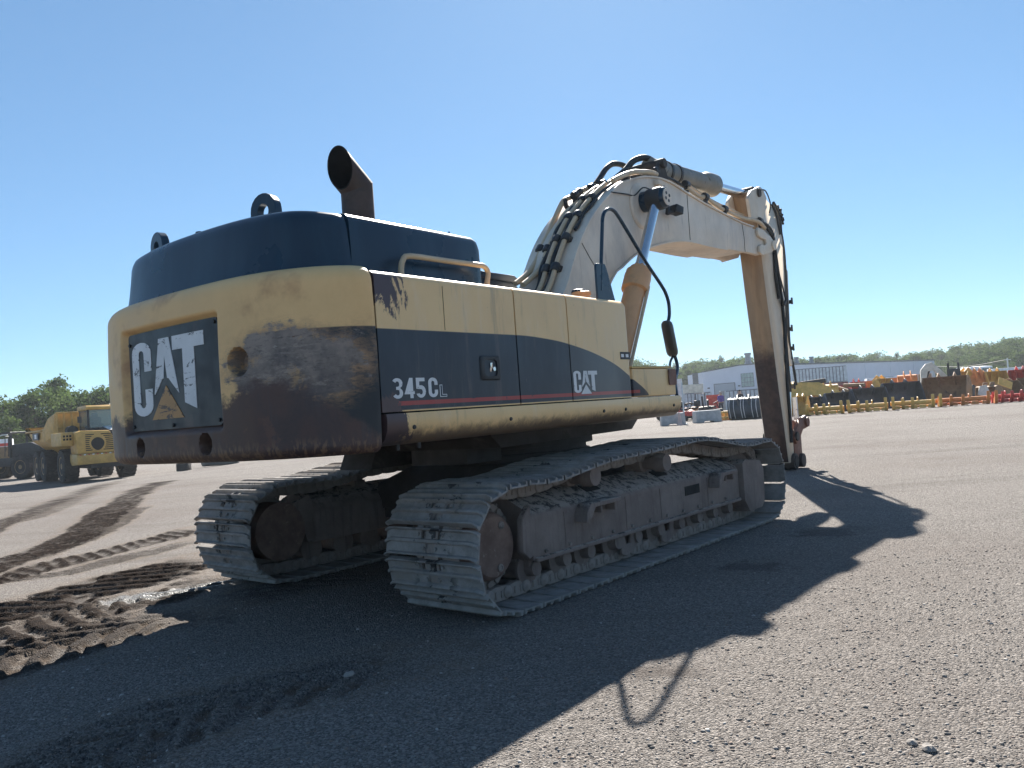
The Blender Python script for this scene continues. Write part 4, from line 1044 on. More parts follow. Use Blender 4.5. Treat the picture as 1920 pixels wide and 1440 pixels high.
# boom cylinder pivot and twin cylinders
bp = U(1237, 372, .60); fp = Vector((0, 1.16, 1.62))
w = MB(); w.lathe((-.70, bp.y, bp.z), (.70, bp.y, bp.z), [(.12, 0), (.135, .02), (.135, .24), (.12, .25), (.12, .75), (.135, .76), (.135, .98), (.12, 1)], 28); PV = w.build('cylinder_pivot', M['hood'], BOOM, smooth=30)
w = MB(); w.lathe((.70, bp.y, bp.z), (.712, bp.y, bp.z), [(.11, 0), (.11, 1)], 24); pc = w.build('pivot_cap', M['boom'], PV, smooth=30)
for a in (.4, 2.2, 3.6, 5.2):
    w = MB(); w.cyl((.710, bp.y + .055 * math.cos(a), bp.z + .055 * math.sin(a)), (.716, bp.y + .055 * math.cos(a), bp.z + .055 * math.sin(a)), .022, None, 10); w.build('cap_bolt', M['black'], PV)
w = MB(); w.lathe((BB, bp.y - .02, bp.z - .05), (BB + .03, bp.y - .02, bp.z - .05), [(.30, 0), (.30, .4), (.27, 1)], 40); w.build('pivot_boss', M['boom'], BOOM, smooth=30)
for sx in (1, -1):
    x_ = .55 * sx; A = Vector((x_, fp.y, fp.z)); Bp = Vector((x_, bp.y, bp.z)); d = Bp - A
    body = MB(); body.lathe(A, A + d * .60, [(.13, 0), (.13, .80), (.165, .81), (.165, .93), (.158, .935), (.158, .965), (.12, .97), (.12, 1.0)], 28)
    for k in range(8):
        a = 2 * math.pi * k / 8; q = d.to_track_quat('Z', 'Y'); o_ = q @ Vector((.10 * math.cos(a), .10 * math.sin(a), 0)); body.cyl(A + d * .60 + o_, A + d * .607 + o_, .016, None, 6)
    bc = body.build('boom_cylinder', M['cylyellow'], EX, smooth=35)
    w = MB(); w.cyl(A + d * .58, A + d * .97, .066, None, 24); w.build('rod', M['chrome'], bc, smooth=40)
    w = MB(); w.lathe(Bp - Vector((.1, 0, 0)), Bp + Vector((.1, 0, 0)), [(.145, 0), (.15, .1), (.15, .9), (.145, 1)], 24); w.build('rod_eye', M['black'], bc, smooth=30)
    w = MB(); w.tube([A + d * .1 + Vector((.15 * sx, .06, 0)), A + d * .5 + Vector((.15 * sx, .06, 0))], .022, 8); w.build('oil_line', M['pipe'], bc)
w = MB(); w.prism([(.6, 1.3), (.6, 1.55), (1.15, 1.78), (1.42, 1.72), (1.42, 1.5), (1.1, 1.28)], -.48, .48, 0); w.prism([(-.1, 1.35), (-.05, 1.9), (.2, 2.05), (.5, 1.9), (.7, 1.35)], .36, .45, 0); w.prism([(-.1, 1.35), (-.05, 1.9), (.2, 2.05), (.5, 1.9), (.7, 1.35)], -.45, -.36, 0); w.build('boom_mount', M['yellow'], EX, bevel=.015)
# work lamp on the boom
lp = U(1268, 394, BB + .12); w = MB(); w.cbox((0, 0, 0), (.14, .15, .11)); w.tube([(0, -.16, -.08), (0, -.06, -.06)], .03, 8); w.cbox((0, -.17, -.06), (.05, .05, .12)); o = w.build('work_lamp', M['black'], BOOM, bevel=.012); o.location = lp; o.rotation_euler = (R_(-12), 0, R_(-14))
w = MB(); c = U(1229, 344, BB); w.cbox((BB + .04, c.y, c.z), (.08, .12, .07)); w.build('lamp_bracket', M['boom'], BOOM, bevel=.01)
w = MB(); w.tube([U(1146, 360, BB + .02), U(1175, 364, BB + .02), U(1190, 366, BB + .03), U(1205, 352, BB + .1), U(1218, 355, BB + .15)], .009, 6, smooth=5); w.build('wire', M['hose'], BOOM)
w = MB(); w.tube([U(1245, 348, BB + .02), U(1244, 370, BB + .03), U(1241, 390, BB + .05)], .007, 6, smooth=4); w.build('wire', M['hose'], BOOM)
for pts in ([(1222, 461), (1236, 455), (1260, 462)], [(1228, 466), (1262, 458), (1290, 458)]): pass

# ---- stick
SB = .20
rgt = [(1409, 357), (1423, 350.5), (1434, 369), (1449, 389), (1459, 411), (1467, 449), (1471, 514), (1473, 600), (1476, 710), (1485, 785), (1489, 850), (1489, 868), (1480, 868), (1471, 797), (1462, 735), (1450, 642), (1439, 560), (1424, 440), (1413, 375)]
sp_ = [U(u, v, SB) for u, v in rgt]; spl = [(p.y, p.z) for p in sp_]
w = MB(); n_ = len(spl)
A_ = sum(spl[i][0] * spl[(i+1) % n_][1] - spl[(i+1) % n_][0] * spl[i][1] for i in range(n_))
pl = spl if A_ > 0 else spl[::-1]
# faces: sides in cream, the side towards the machine brown
vs_ = [(-SB, p[0], p[1]) for p in pl] + [(SB, p[0], p[1]) for p in pl]
w.add(vs_, [list(range(n_))[::-1], list(range(n_, 2 * n_))])
i0 = pl.index(spl[11]) 
inn = set(tuple(p) for p in spl[12:] + [spl[0]])
for i in range(n_):
    j = (i + 1) % n_; w.cur = 1 if (tuple(pl[i]) in inn and tuple(pl[j]) in inn and pl[i] != spl[0]) or (tuple(pl[j]) in inn and tuple(pl[i]) in inn) else 0
    w.add([vs_[i], vs_[j], vs_[n_ + j], vs_[n_ + i]], [(0, 1, 2, 3)])
me = w.mesh('stick', [M['stickpaint'], M['stick_inner']], smooth=30)
bm = bmesh.new(); bm.from_mesh(me); bmesh.ops.remove_doubles(bm, verts=bm.verts, dist=1e-4); bmesh.ops.recalc_face_normals(bm, faces=bm.faces)
bmesh.ops.bevel(bm, geom=[e for e in bm.edges if e.calc_face_angle(0) > R_(50)], offset=.012, segments=2, affect='EDGES'); bm.to_mesh(me); bm.free()
STICK = link('stick', me, EX)
top = U(1418, 356, 0.0)
for sx in (-1, 1):                                       # ears for the stick cylinder
    w = MB(); e = [(1402, 372), (1408, 357), (1423, 349.5), (1430, 356), (1436, 372), (1430, 410), (1408, 410)]
    e = [U(u, v, .2) for u, v in e]; w.prism([(p.y, p.z) for p in e], (.155 if sx > 0 else -.215), (.215 if sx > 0 else -.155), 0); w.build('ear', M['stickpaint'], STICK, bevel=.01)
ap = U(1420, 362, .2)
w = MB(); w.lathe((-.25, ap.y, ap.z), (.25, ap.y, ap.z), [(.075, 0), (.075, 1)], 20); w.build('ear_pin', M['dark_steel'], STICK, smooth=30)
w = MB(); w.tube([(.23, ap.y + .02, ap.z + .05), (.26, ap.y + .25, ap.z + .07), (.26, ap.y + .45, ap.z - .12), (.24, ap.y + .42, ap.z - .3)], .012, 6, smooth=4); w.build('grease_line', M['hose'], STICK)
# stick cylinder on top of the boom
c0 = U(1225, 338, 0.0); c0 = Vector((0, 3.55, 4.78)); ce = Vector((0, ap.y - .02, ap.z)); d = ce - c0
w = MB(); tb_ = .62; w.lathe(c0, c0 + d * tb_, [(.12, 0), (.15, .02), (.15, .80), (.16, .81), (.19, .86), (.19, .97), (.15, .985), (.12, 1.0)], 32); AC = w.build('stick_cylinder', M['cyl_grey'], EX, smooth=30)
w = MB(); w.cyl(c0 + d * (tb_ - .02), ce, .08, None, 24); w.build('rod', M['chrome'], AC, smooth=40)
w = MB(); w.lathe(ce - Vector((.14, 0, 0)), ce + Vector((.14, 0, 0)), [(.13, 0), (.13, 1)], 20); w.build('rod_eye', M['dark_steel'], AC, smooth=30)
for t_ in (.14, .22, .6):
    w = MB(); w.lathe(c0 + d * (t_ - .008), c0 + d * (t_ + .008), [(.165, 0), (.165, 1)], 24); w.build('clamp_band', M['black'], AC, smooth=30)
w = MB()
for sx in (-1, 1): w.prism([(c0.y - .24, 4.46), (c0.y - .07, c0.z + .01), (c0.y + .07, c0.z + .01), (c0.y + .24, 4.46)], sx * .2 - .03, sx * .2 + .03, 0)
w.cyl((-.28, c0.y, c0.z), (.28, c0.y, c0.z), .07, None, 16); w.build('cylinder_mount', M['dark_steel'], BOOM, bevel=.008, seg=1)

# ---- pipes and hoses over the boom
def pipe(name, px, b, r, mat, parent=BOOM, k=4, n=10):
    bs = b if isinstance(b, (list, tuple)) else [b] * len(px)
    w = MB(); w.tube([U(u, v, bb) for (u, v), bb in zip(px, bs)], r, n, smooth=k); return w.build(name, mat, parent, smooth=60)
pA = [(966, 532), (990, 512), (1006, 488), (1016, 463), (1034, 424), (1052, 384), (1060, 374), (1072, 369), (1086, 360), (1106, 351), (1122, 347)]
pB = [(980, 534), (1008, 510), (1020, 488), (1026, 470), (1044, 432), (1056, 406), (1072, 389), (1088, 376), (1108, 359), (1124, 350), (1146, 341)]
def surf(b, h, t0, t1, n=14, wig=0.0):
    out = []
    for k in range(n):
        i = t0 + (t1 - t0) * k / (n - 1); i0 = int(min(max(i, 0), len(po) - 2)); p = po[i0].lerp(po[i0+1], min(1, i - i0)); d = (po[i0+1] - po[i0]).normalized()
        out.append(Vector((b + wig * math.sin(k * 1.3), p.y - d.z * h, p.z + d.y * h)))
    return out
def spipe(name, b, h, t0, t1, r, mat, wig=0.0, n=14):
    w = MB(); w.tube(surf(b, h, t0, t1, n, wig), r, 10, smooth=3); return w.build(name, mat, BOOM, smooth=60)
pC = [(1028, 540), (1035, 518), (1044, 498), (1056, 476), (1066, 452), (1080, 418), (1094, 396), (1100, 385)]
pD = [(1042, 542), (1050, 520), (1060, 490), (1072, 462), (1088, 425), (1106, 391), (1118, 380), (1130, 368), (1146, 344), (1162, 341), (1186, 328), (1212, 320), (1240, 324), (1262, 333), (1288, 352)]
pipe('hydraulic_pipe', pA, -.24, .033, M['pipe']); pipe('hydraulic_pipe', pB, -.12, .033, M['pipe'])
spipe('hydraulic_pipe', .03, .075, 5, 22, .03, M['pipe']); spipe('hydraulic_pipe', .16, .075, 5, 24, .03, M['pipe']); spipe('hydraulic_pipe', .27, .09, 24, 33, .036, M['pipe'], .01)
spipe('hose', .095, .06, 5, 23, .028, M['hose'], .02); spipe('hose', -.05, .05, 5, 20, .026, M['hose'], .02); spipe('hose', .22, .05, 14, 26, .02, M['hose'], .015)
for t_ in (8.5, 12.5, 17, 21):
    for b_ in (.03, .16):
        q = surf(b_, .075, t_ - .15, t_ + .15, 2); d_ = (q[1] - q[0]).normalized(); m_0 = (q[0] + q[1]) / 2
        w = MB(); w.lathe(m_0 - d_ * .05, m_0 + d_ * .05, [(.045, 0), (.055, .15), (.055, .85), (.045, 1)], 12); w.build('pipe_clamp', M['black'], BOOM, smooth=35)
    q = surf(.1, .03, t_ - .15, t_ + .15, 2); m_0 = (q[0] + q[1]) / 2; d_ = (q[1] - q[0]).normalized(); w = MB(); w.tube([m_0 - Vector((.17, 0, 0)), m_0 + Vector((.12, 0, 0))], .04, 6); w.build('pipe_saddle', M['dark_steel'], BOOM)
pipe('hydraulic_pipe', [(1288, 352), (1310, 368), (1324, 371), (1345, 387), (1362, 396), (1392, 409), (1410, 412), (1424, 417), (1434, 428)], .26, .034, M['pipe'])
pipe('hydraulic_pipe', [(1286, 345), (1310, 362), (1340, 380), (1366, 392), (1400, 408), (1422, 414)], .06, .03, M['pipe'])
pipe('hydraulic_pipe', [(1215, 330), (1250, 333), (1286, 353), (1316, 373), (1350, 392), (1385, 409)], .14, .026, M['hose'])
# the two big loops to the stick cylinder
pipe('hose', [(1117, 345), (1126, 332), (1135, 318), (1145, 309), (1155, 307), (1168, 310), (1180, 318), (1192, 327), (1205, 335)], [-.24, -.24, -.24, -.24, -.22, -.2, -.2, -.2, -.2], .04, M['hose'])
pipe('hose', [(1150, 338), (1164, 327), (1176, 315), (1186, 303), (1198, 297), (1212, 296), (1226, 303), (1240, 313), (1255, 324), (1268, 333)], [-.1, -.1, -.08, -.06, -.04, 0, 0, 0, 0, 0], .045, M['hose'])
pipe('hose', [(1060, 374), (1061, 385), (1066, 391), (1074, 388), (1079, 380), (1080, 371)], -.2, .03, M['hose'])
def clamp(u, v, b, r=.055, l=.1, dirpx=(1, -1)):
    a = U(u - dirpx[0] * 3, v - dirpx[1] * 3, b); c = U(u + dirpx[0] * 3, v + dirpx[1] * 3, b); d = (c - a).normalized(); m = (a + c) / 2
    w = MB(); w.lathe(m - d * l / 2, m + d * l / 2, [(r * .8, 0), (r, .12), (r, .88), (r * .8, 1)], 12); w.box((m.x - .03, m.y - .02, m.z - .12), (m.x + .03, m.y + .02, m.z - .04)); return w.build('pipe_clamp', M['black'], BOOM, smooth=35)
for c in ((1013, 468, -.24), (1026, 468, -.12), (1084, 361, -.22), (1078, 366, -.16), (1108, 352, -.2), (1130, 345, -.1), (1172, 333, .2), (1228, 320, .2)):
    clamp(c[0], c[1], c[2], dirpx=(1, -2) if c[1] > 380 else (2, -1))
for c in ((1286, 346, .24), (1322, 369, .26), (1358, 392, .26), (1424, 414, .22)): clamp(c[0], c[1], c[2], .06, .12, (2, 1))
# hoses down the back of the stick
hs = [[(1424, 414), (1440, 424), (1449, 440), (1452, 470), (1455, 520), (1461, 560)], [(1438, 428), (1449, 445), (1455, 480), (1462, 530), (1468, 570), (1474, 562)],
      [(1461, 400), (1464, 425), (1466, 470), (1470, 530), (1473, 590), (1474, 640), (1478, 690), (1482, 735)], [(1463, 425), (1470, 470), (1474, 530), (1477, 590), (1480, 640), (1488, 690), (1493, 722)],
      [(1452, 470), (1457, 498), (1468, 540), (1474, 566)], [(1466, 560), (1471, 620), (1475, 700), (1481, 780), (1484, 830)], [(1450, 380), (1459, 398), (1464, 430)], [(1447, 384), (1455, 405), (1462, 440)]]
for i, h in enumerate(hs):
    w = MB(); w.tube([U(u, v, (.23, .25, .16, .08, .24, .22, .15, .2)[i]) for u, v in h], (.03, .028, .026, .024, .014, .032, .03, .03)[i], 8, smooth=4); w.build('hose', M['hose'], STICK, smooth=60)
# wound hose bundle behind the ears
w = MB()
for k in range(11):
    p = U(1447 + k * .9 + rnd.uniform(-2, 2), 388 + k * 3.2, .02 + .02 * (k % 3)); w.tube([p + Vector((-.12, 0, 0)), p + Vector((0, .05, .03)), p + Vector((.14, .0, -.02))], .026, 7, smooth=3)
w.build('hose_bundle', M['hose'], STICK, smooth=60)
# bucket cylinder along the front of the stick
a = Vector((0, U(1474, 505, .06).y, U(1474, 505, .06).z)); b = Vector((0, U(1490, 800, .1).y, U(1490, 800, .1).z)); d = b - a
w = MB(); w.lathe(a, a + d * .62, [(.07, 0), (.085, .02), (.085, .93), (.10, .94), (.10, .99), (.07, 1)], 24); BC = w.build('bucket_cylinder', M['stickpaint'], EX, smooth=30)
w = MB(); w.cyl(a + d * .6, b, .06, None, 20); w.build('rod', M['chrome'], BC, smooth=40)
# valve block with fittings on the stick's edge
for (u, v) in ((1482, 566), (1482, 617), (1485, 653), (1487, 725)):
    m = U(u, v, .1); w = MB(); w.cbox(m, (.07, .06, .07)); w.cyl(m + Vector((.03, 0, -.05)), m + Vector((.03, 0, .08)), .02, None, 8); w.build('hose_fitting', M['black'], STICK, bevel=.006, seg=1)
w = MB(); m0 = U(1489, 745, .1); m1 = U(1494, 790, .1); w.box((.06, m0.y, m1.z), (.14, m0.y + .05, m0.z)); w.build('cylinder_guard', M['white_film'], STICK)
# linkage at the foot of the stick
foot_c = U(1489, 870, .2)
w = MB(); w.lathe((-.25, foot_c.y, .155), (.25, foot_c.y, .155), [(.15, 0), (.15, 1)], 28); 
FB = w.build('stick_foot_boss', M['dark_steel'], STICK, bevel=.01)
w = MB(); w.lathe((.245, foot_c.y, .155), (.262, foot_c.y, .155), [(.11, 0), (.11, 1)], 24); w.build('foot_pin', M['seam'], FB)
tl = U(1490, 818, .25)
for sx in (1, -1):
    w = MB(); x0 = .225 * sx
    arm = [(tl.y - .1, tl.z - .05), (tl.y - .06, tl.z + .09), (tl.y + .30, tl.z + .30), (tl.y + .62, tl.z + .36), (tl.y + .72, tl.z + .28), (tl.y + .70, tl.z + .13), (tl.y + .40, tl.z + .10), (tl.y + .12, tl.z - .10), (tl.y, tl.z - .14)]
    w.prism(arm, min(x0, x0 + .06 * sx), max(x0, x0 + .06 * sx), 0); tk = w.build('tipping_link', M['redbrown'], EX, bevel=.012)
    w = MB(); w.lathe((x0 + .05 * sx, tl.y, tl.z), (x0 + .09 * sx, tl.y, tl.z), [(.085, 0), (.085, 1)], 18); w.build('link_pin', M['dark_steel'], tk, smooth=30)
    w = MB(); w.lathe((x0 + .05 * sx, tl.y + .6, tl.z + .23), (x0 + .1 * sx, tl.y + .6, tl.z + .23), [(.09, 0), (.09, 1)], 18); w.build('link_pin', M['redbrown'], tk, smooth=30)
w = MB(); w.prism([(tl.y + .18, .16), (tl.y + .16, tl.z + .1), (tl.y + .42, tl.z + .28), (tl.y + .62, tl.z + .26), (tl.y + .60, .12), (tl.y + .45, .06), (tl.y + .3, .06)], -.17, .17, 0); w.build('power_link', M['redbrown'], EX, bevel=.02)
w = MB(); w.lathe((-.23, tl.y + .48, .135), (.23, tl.y + .48, .135), [(.13, 0), (.13, 1)], 24); w.build('power_link_boss', M['dark_steel'], EX, bevel=.008)

# ------------------------------------------------------------------ things round the yard
def mat(n, c, r=.55, **k): M[n] = paint(n, c, r, **k)
mat('truck_yellow', (.50, .30, .075), .45, wear=[((.3, .2, .1), 2, .6, .8)]); mat('slate', (.05, .06, .075), .5, wear=[((.11, .11, .11), 2, .55, .8)], var=.25)
mat('rake_yellow', (.66, .41, .10), .5, wear=[((.25, .15, .06), 4, .6, .8)]); mat('orange', (.62, .22, .05), .55, wear=[((.25, .12, .06), 3, .55, .8)])
mat('red', (.55, .055, .04), .5, wear=[((.2, .04, .03), 3, .6, .8)]); mat('darkred', (.25, .04, .045), .55)
mat('scrap_brown', (.30, .18, .09), .75, wear=[((.10, .06, .045), 2, .5, .7), ((.34, .24, .13), 3, .6, .8)]); mat('white', (.72, .73, .75), .5); mat('beige', (.62, .58, .5), .6)
mat('concrete', (.42, .42, .42), .9, wear=[((.3, .3, .3), 3, .5, .8)], bump=.3); mat('wall_grey', (.66, .70, .78), .7, var=.04, vscale=.3); mat('roof_edge', (.10, .11, .12), .6)
mat('door_grey', (.40, .43, .47), .6, var=.03); mat('container', (.52, .57, .60), .6, wear=[((.3, .33, .34), 1.5, .55, .8)]); mat('vent', (.2, .21, .23), .5, metal=.3)
mat('tyre', (.028, .026, .026), .85, wear=[((.12, .10, .085), 2.5, .5, .8)], bump=.3, bscale=12); mat('rim', (.30, .20, .10), .6); mat('dirtyblack', (.03, .03, .032), .6, wear=[((.1, .09, .08), 2, .6, .85)])
mat('skin', (.45, .28, .2), .6); mat('purple', (.10, .07, .30), .8); mat('denim', (.03, .035, .06), .85); mat('hair', (.03, .025, .02), .8); mat('greyhair', (.4, .38, .36), .8); mat('cone', (.6, .42, .36), .6); mat('shirt_dark', (.035, .035, .045), .8); mat('strap', (.7, .7, .7), .6)
mat('lamp_red', (.5, .05, .04), .3); mat('hood_white', (.62, .64, .66), .3); mat('pipe_grey', (.3, .29, .27), .8)

def base(u, y):
    """point on the ground in photo column u at depth y"""
    p = AD(u, 800, y)
    for _ in range(4):
        z = float(gz(p.x, p.y)); v = 720
        # slide down the column until the ground is met
        lo, hi = 600, 1200
        for _k in range(40):
            v = (lo + hi) / 2; q = AD(u, v, y)
            if q.z > float(gz(q.x, q.y)): lo = v
            else: hi = v
        p = AD(u, v, y)
    return Vector((p.x, p.y, float(gz(p.x, p.y))))
def mpp(y): return y / F_PX                      # metres per photo pixel at depth y

def wheel(parent, c, r, w, axis=(1, 0, 0), lugs=22, name='wheel', matt='tyre'):
    c = Vector(c); a = Vector(axis).normalized(); q = a.to_track_quat('Z', 'Y')
    m = MB(); h = w / 2
    m.lathe(c - a * h, c + a * h, [(r * .55, .06), (r * .62, .0), (r * .86, .0), (r * .95, .06), (r * .97, .2), (r * .97, .8), (r * .95, .94), (r * .86, 1), (r * .62, 1), (r * .55, .94)], 28)
    t = m.build('tyre' if parent is None else name, M[matt], parent, smooth=35)
    m = MB()
    for i in range(lugs):
        for sd in (-1, 1):
            ang = 2 * math.pi * (i + (.5 if sd > 0 else 0)) / lugs
            M4 = Matrix.Translation(c) @ q.to_matrix().to_4x4() @ Matrix.Rotation(ang, 4, 'Z') @ Matrix.Translation((r * .965, 0, sd * h * .48)) @ Matrix.Rotation(sd * .5, 4, 'X')
            m.cbox((0, 0, 0), (r * .07, r * .12, h * .95), M4)
    l = m.build('tread_lugs', M[matt], t); l['kind'] = 'stuff'
    for sd in (-1, 1):
        m = MB(); m.lathe(c + a * sd * h * .55, c + a * sd * h * .93, [(r * .2, 0), (r * .5, .2), (r * .55, 1), (r * .52, 1), (r * .46, .4), (r * .2, .5), (r * .17, .95), (r * .05, 1)], 24); m.build('rim', M['rim'], t, smooth=35)
    return t

# ---- articulated dump truck (front towards the camera)
fy = 46.0; pF = base(185, fy)
DT = thing('dump_truck', 'yellow articulated dump truck with black hood and slotted front, parked nose out', 'dump truck', pF, R_(41))
# local: -y forward, x to the right of the picture
m = MB(); m.box((-.9, -2.3, .75), (.9, 7.6, 1.25)); m.box((-.55, 2.0, .9), (.55, 2.8, 1.9)); m.build('chassis', M['dirtyblack'], DT, bevel=.04, seg=1)
for wx in (-1.5, 1.5):
    for wy in (0.0, 4.7, 6.55): wheel(DT, (wx, wy, .94), .94, .78)
m = MB(); m.prism([(-2.62, 1.0), (-2.62, 1.5), (-2.45, 1.58), (-1.0, 1.58), (-1.0, 1.15), (-1.3, .95)], -1.62, .42, 0); bmp = m.build('bumper', M['truck_yellow'], DT, bevel=.05)
m = MB(); m.prism([(-2.55, 1.0), (-2.55, 1.58), (-1.0, 1.58), (-1.0, .95)], .43, 1.6, 0); m.build('bumper_end', M['dirtyblack'], DT, bevel=.05)
for k in range(9):
    m = MB(); m.box((-1.5 + k * .21, -2.628, 1.50), (-1.5 + k * .21 + .1, -2.618, 1.55)); m.build('reflector', M['white' if k % 2 else 'lamp_red'], bmp)
# slotted engine cowl
m = MB(); m.prism([(-1.55, 1.585), (-1.62, 2.72), (-1.35, 2.82), (.05, 2.76), (.28, 2.4), (.40, 1.585)], -2.5, -1.0, 1); cowl = m.build('engine_cowl', M['truck_yellow'], DT, bevel=.06)
for k in range(9):
    z = 1.72 + k * .105; dx = .42 * math.sqrt(max(0, 1 - ((z - 2.1) / .5) ** 2)) if abs(z - 2.1) < .5 else 0
    for (a, b) in (((-1.15, -.55 - dx), (-.55 + dx, .22)) if dx else ((-1.1, .15),)):
        if b - a > .06: m = MB(); m.box((a, -2.508, z), (b, -2.495, z + .05)); m.build('vent_slot', M['seam'], cowl)
m = MB(); m.prism([(-.55 + (.30 + .03 * math.cos(2 * t)) * math.cos(t), 2.12 + (.40 if math.sin(t) < 0 else .30) * math.sin(t)) for t in [2 * math.pi * i / 24 for i in range(24)]], -2.52, -2.505, 1); m.build('intake', M['seam'], cowl)
m = MB(); m.cbox((.30, -2.45, 2.0), (.14, .12, .5)); m.build('lamp_cluster', M['lamp_red'], cowl, bevel=.03)
m = MB(); m.prism([(-1.55, 1.0), (-2.35, 1.3)][:0] or [(-2.2, 2.05), (-2.2, 2.78), (-1.6, 2.80), (-1.6, 2.05)], -1.95, .5, 1); fb = m.build('fender_box', M['truck_yellow'], DT, bevel=.05)
for k in range(6):
    m = MB(); m.box((-2.1 + (k % 3) * .15, -1.958, 2.35 + (k // 3) * .17), (-2.1 + (k % 3) * .15 + .1, -1.945, 2.35 + (k // 3) * .17 + .11)); m.build('vent_hole', M['seam'], fb)
m = MB(); m.prism([(-2.35, 1.6), (-2.4, 2.3), (-2.0, 2.75), (-.6, 3.0), (-.6, 1.6)], .0, 1.5, 0); hd = m.build('hood', M['dirtyblack'], DT, bevel=.06)
m = MB(); m.prism([(-2.02, 2.765), (-.7, 3.0), (-.7, 3.03), (-2.05, 2.79)], .2, 1.35, 0); m.build('hood_top', M['hood_white'], hd)
m = MB(); m.box((.75, -2.42, 1.7), (1.4, -2.40, 2.25)); m.build('grille', M['seam'], hd)
for k in range(2): m = MB(); m.cyl((.45, -2.40, 1.95 + .2 * k), (.45, -2.44, 1.95 + .2 * k), .07, None, 12); m.build('headlamp', M['white'], hd)
# cab with glass all round, seat inside
cabm = MB()
for x_, y_ in ((-.55, -.75), (1.35, -.75), (-.55, .95), (1.35, .95)): cabm.box((x_ - .06, y_ - .06, 2.6), (x_ + .06, y_ + .06, 4.02))
cabm.box((-.6, -.8, 2.5), (1.4, 1.0, 2.95)); tc = cabm.build('cab', M['dirtyblack'], DT, bevel=.03)
m = MB(); m.prism([(-.95, 3.98), (-.95, 4.12), (-.8, 4.22), (1.0, 4.22), (1.1, 4.1), (1.1, 3.98)], -.68, 1.46, 0); rf = m.build('cab_roof', M['truck_yellow'], tc, bevel=.04)
m = MB(); m.cbox((.9, .2, 4.28), (.14, .14, .12)); m.build('beacon', M['white'], rf, bevel=.03)
gl = NT('cab_glass'); gl.b.inputs['Transmission Weight'].default_value = .85; M['cab_glass'] = gl.fin((.55, .68, .72), .03)
for nm, a, b in (('windscreen', (-.49, -.79, 2.97), (1.29, -.775, 3.96)), ('rear_window', (-.49, .975, 2.97), (1.29, .99, 3.96)), ('side_window', (-.595, -.69, 2.97), (-.58, .89, 3.96)), ('side_window', (1.38, -.69, 2.97), (1.395, .89, 3.96))):
    m = MB(); m.box(a, b); m.build(nm, M['cab_glass'], tc)
m = MB(); m.box((-.2, .1, 2.95), (.45, .7, 3.2)); m.box((-.2, .6, 3.2), (.45, .75, 3.6)); m.cbox((.12, .68, 3.72), (.34, .14, .24)); m.build('seat', M['black'], tc, bevel=.06)
m = MB(); m.cyl((-1.1, .4, 2.9), (-1.1, 1.0, 2.9), .28, None, 18); m.build('air_filter', M['dirtyblack'], DT, smooth=35)
m = MB()
for x_ in (-1.7, -1.35, -.95): m.tube([(x_, 1.2, 2.5), (x_, 1.2, 4.0)], .05, 6)
for z_ in (3.1, 3.95): m.tube([(-1.75, 1.2, z_), (-.6, 1.2, z_)], .05, 6)
m.build('guard_rail', M['truck_yellow'], DT)
m = MB(); m.tube([(-.6, -.8, 3.9), (-1.0, -1.0, 3.85), (-1.05, -1.0, 3.3)], .025, 6); m.cbox((-1.05, -1.02, 3.45), (.2, .06, .35)); m.build('mirror', M['dirtyblack'], DT)
# tipper body: high spill guard in front, sides falling to the rear, chamfered belly
sec_ = lambda y, zt, zb, w: [(-w, y, zt), (-w, y, zb + .75), (-w * .55, y, zb), (w * .55, y, zb), (w, y, zb + .75), (w, y, zt), (w - .1, y, zt), (w - .1, y, zb + .8), (w * .55, y, zb + .12), (-w * .55, y, zb + .12), (-w + .1, y, zb + .8), (-w + .1, y, zt)]
m = MB(); m.loft([sec_(1.55, 3.95, 2.1, 1.75), sec_(2.6, 3.7, 1.75, 1.9), sec_(3.6, 3.15, 1.6, 1.95), sec_(6.6, 2.95, 1.7, 1.98), sec_(8.4, 2.9, 2.5, 2.0)], True, True, True); bd = m.build('dump_body', M['truck_yellow'], DT, bevel=.03, seg=1)
m = MB(); m.box((-1.72, 1.5, 2.3), (1.72, 1.6, 3.95)); m.build('headboard', M['truck_yellow'], bd)
m = MB(); m.box((-2.06, 3.9, 2.98), (2.06, 8.3, 3.08)); m.build('top_rail', M['truck_yellow'], bd, bevel=.02, seg=1)
m = MB(); m.box((-2.08, 4.5, 2.5), (-2.04, 6.1, 2.92)); sg = m.build('maker_panel', M['slate'], bd)
m = MB(); m.box((-2.09, 4.9, 2.58), (-2.08, 5.5, 2.85)); m.build('maker_mark', M['white'], sg)

# ---- machine without its body behind the truck
p = base(48, 57); W2 = thing('tractor_unit', 'dark stripped wheeled tractor unit with open cab frame behind the dump truck', 'tractor unit', p, R_(75))
m = MB(); m.box((-.8, -2.2, .9), (.8, 4.2, 1.5)); m.prism([(-2.2, 1.5), (-2.2, 2.2), (-1.4, 2.5), (.2, 2.4), (.4, 1.5)], -.8, .8, 0); m.build('body', M['dirtyblack'], W2, bevel=.06)
m = MB()
for x_ in (-.85, .55):
    for y_ in (.3, 1.7): m.box((x_ - .06, y_ - .06, 1.5), (x_ + .06, y_ + .06, 3.2))
m.box((-.95, .15, 3.18), (.65, 1.85, 3.3)); m.build('cab_frame', M['dirtyblack'], W2, bevel=.02, seg=1)
m = MB(); m.box((-.8, .35, 1.5), (.5, 1.65, 2.3)); m.build('cab_lower', M['scrap_brown'], W2, bevel=.03)
m = MB(); m.tube([(-1.1, .2, 1.6), (-1.15, .1, 3.0)], .03, 6); m.tube([(-1.4, .2, 1.6), (-1.4, .1, 3.0)], .03, 6); m.tube([(-1.4, .1, 3.0), (-1.1, .1, 3.0)], .03, 6); m.build('ladder_rail', M['dirtyblack'], W2)
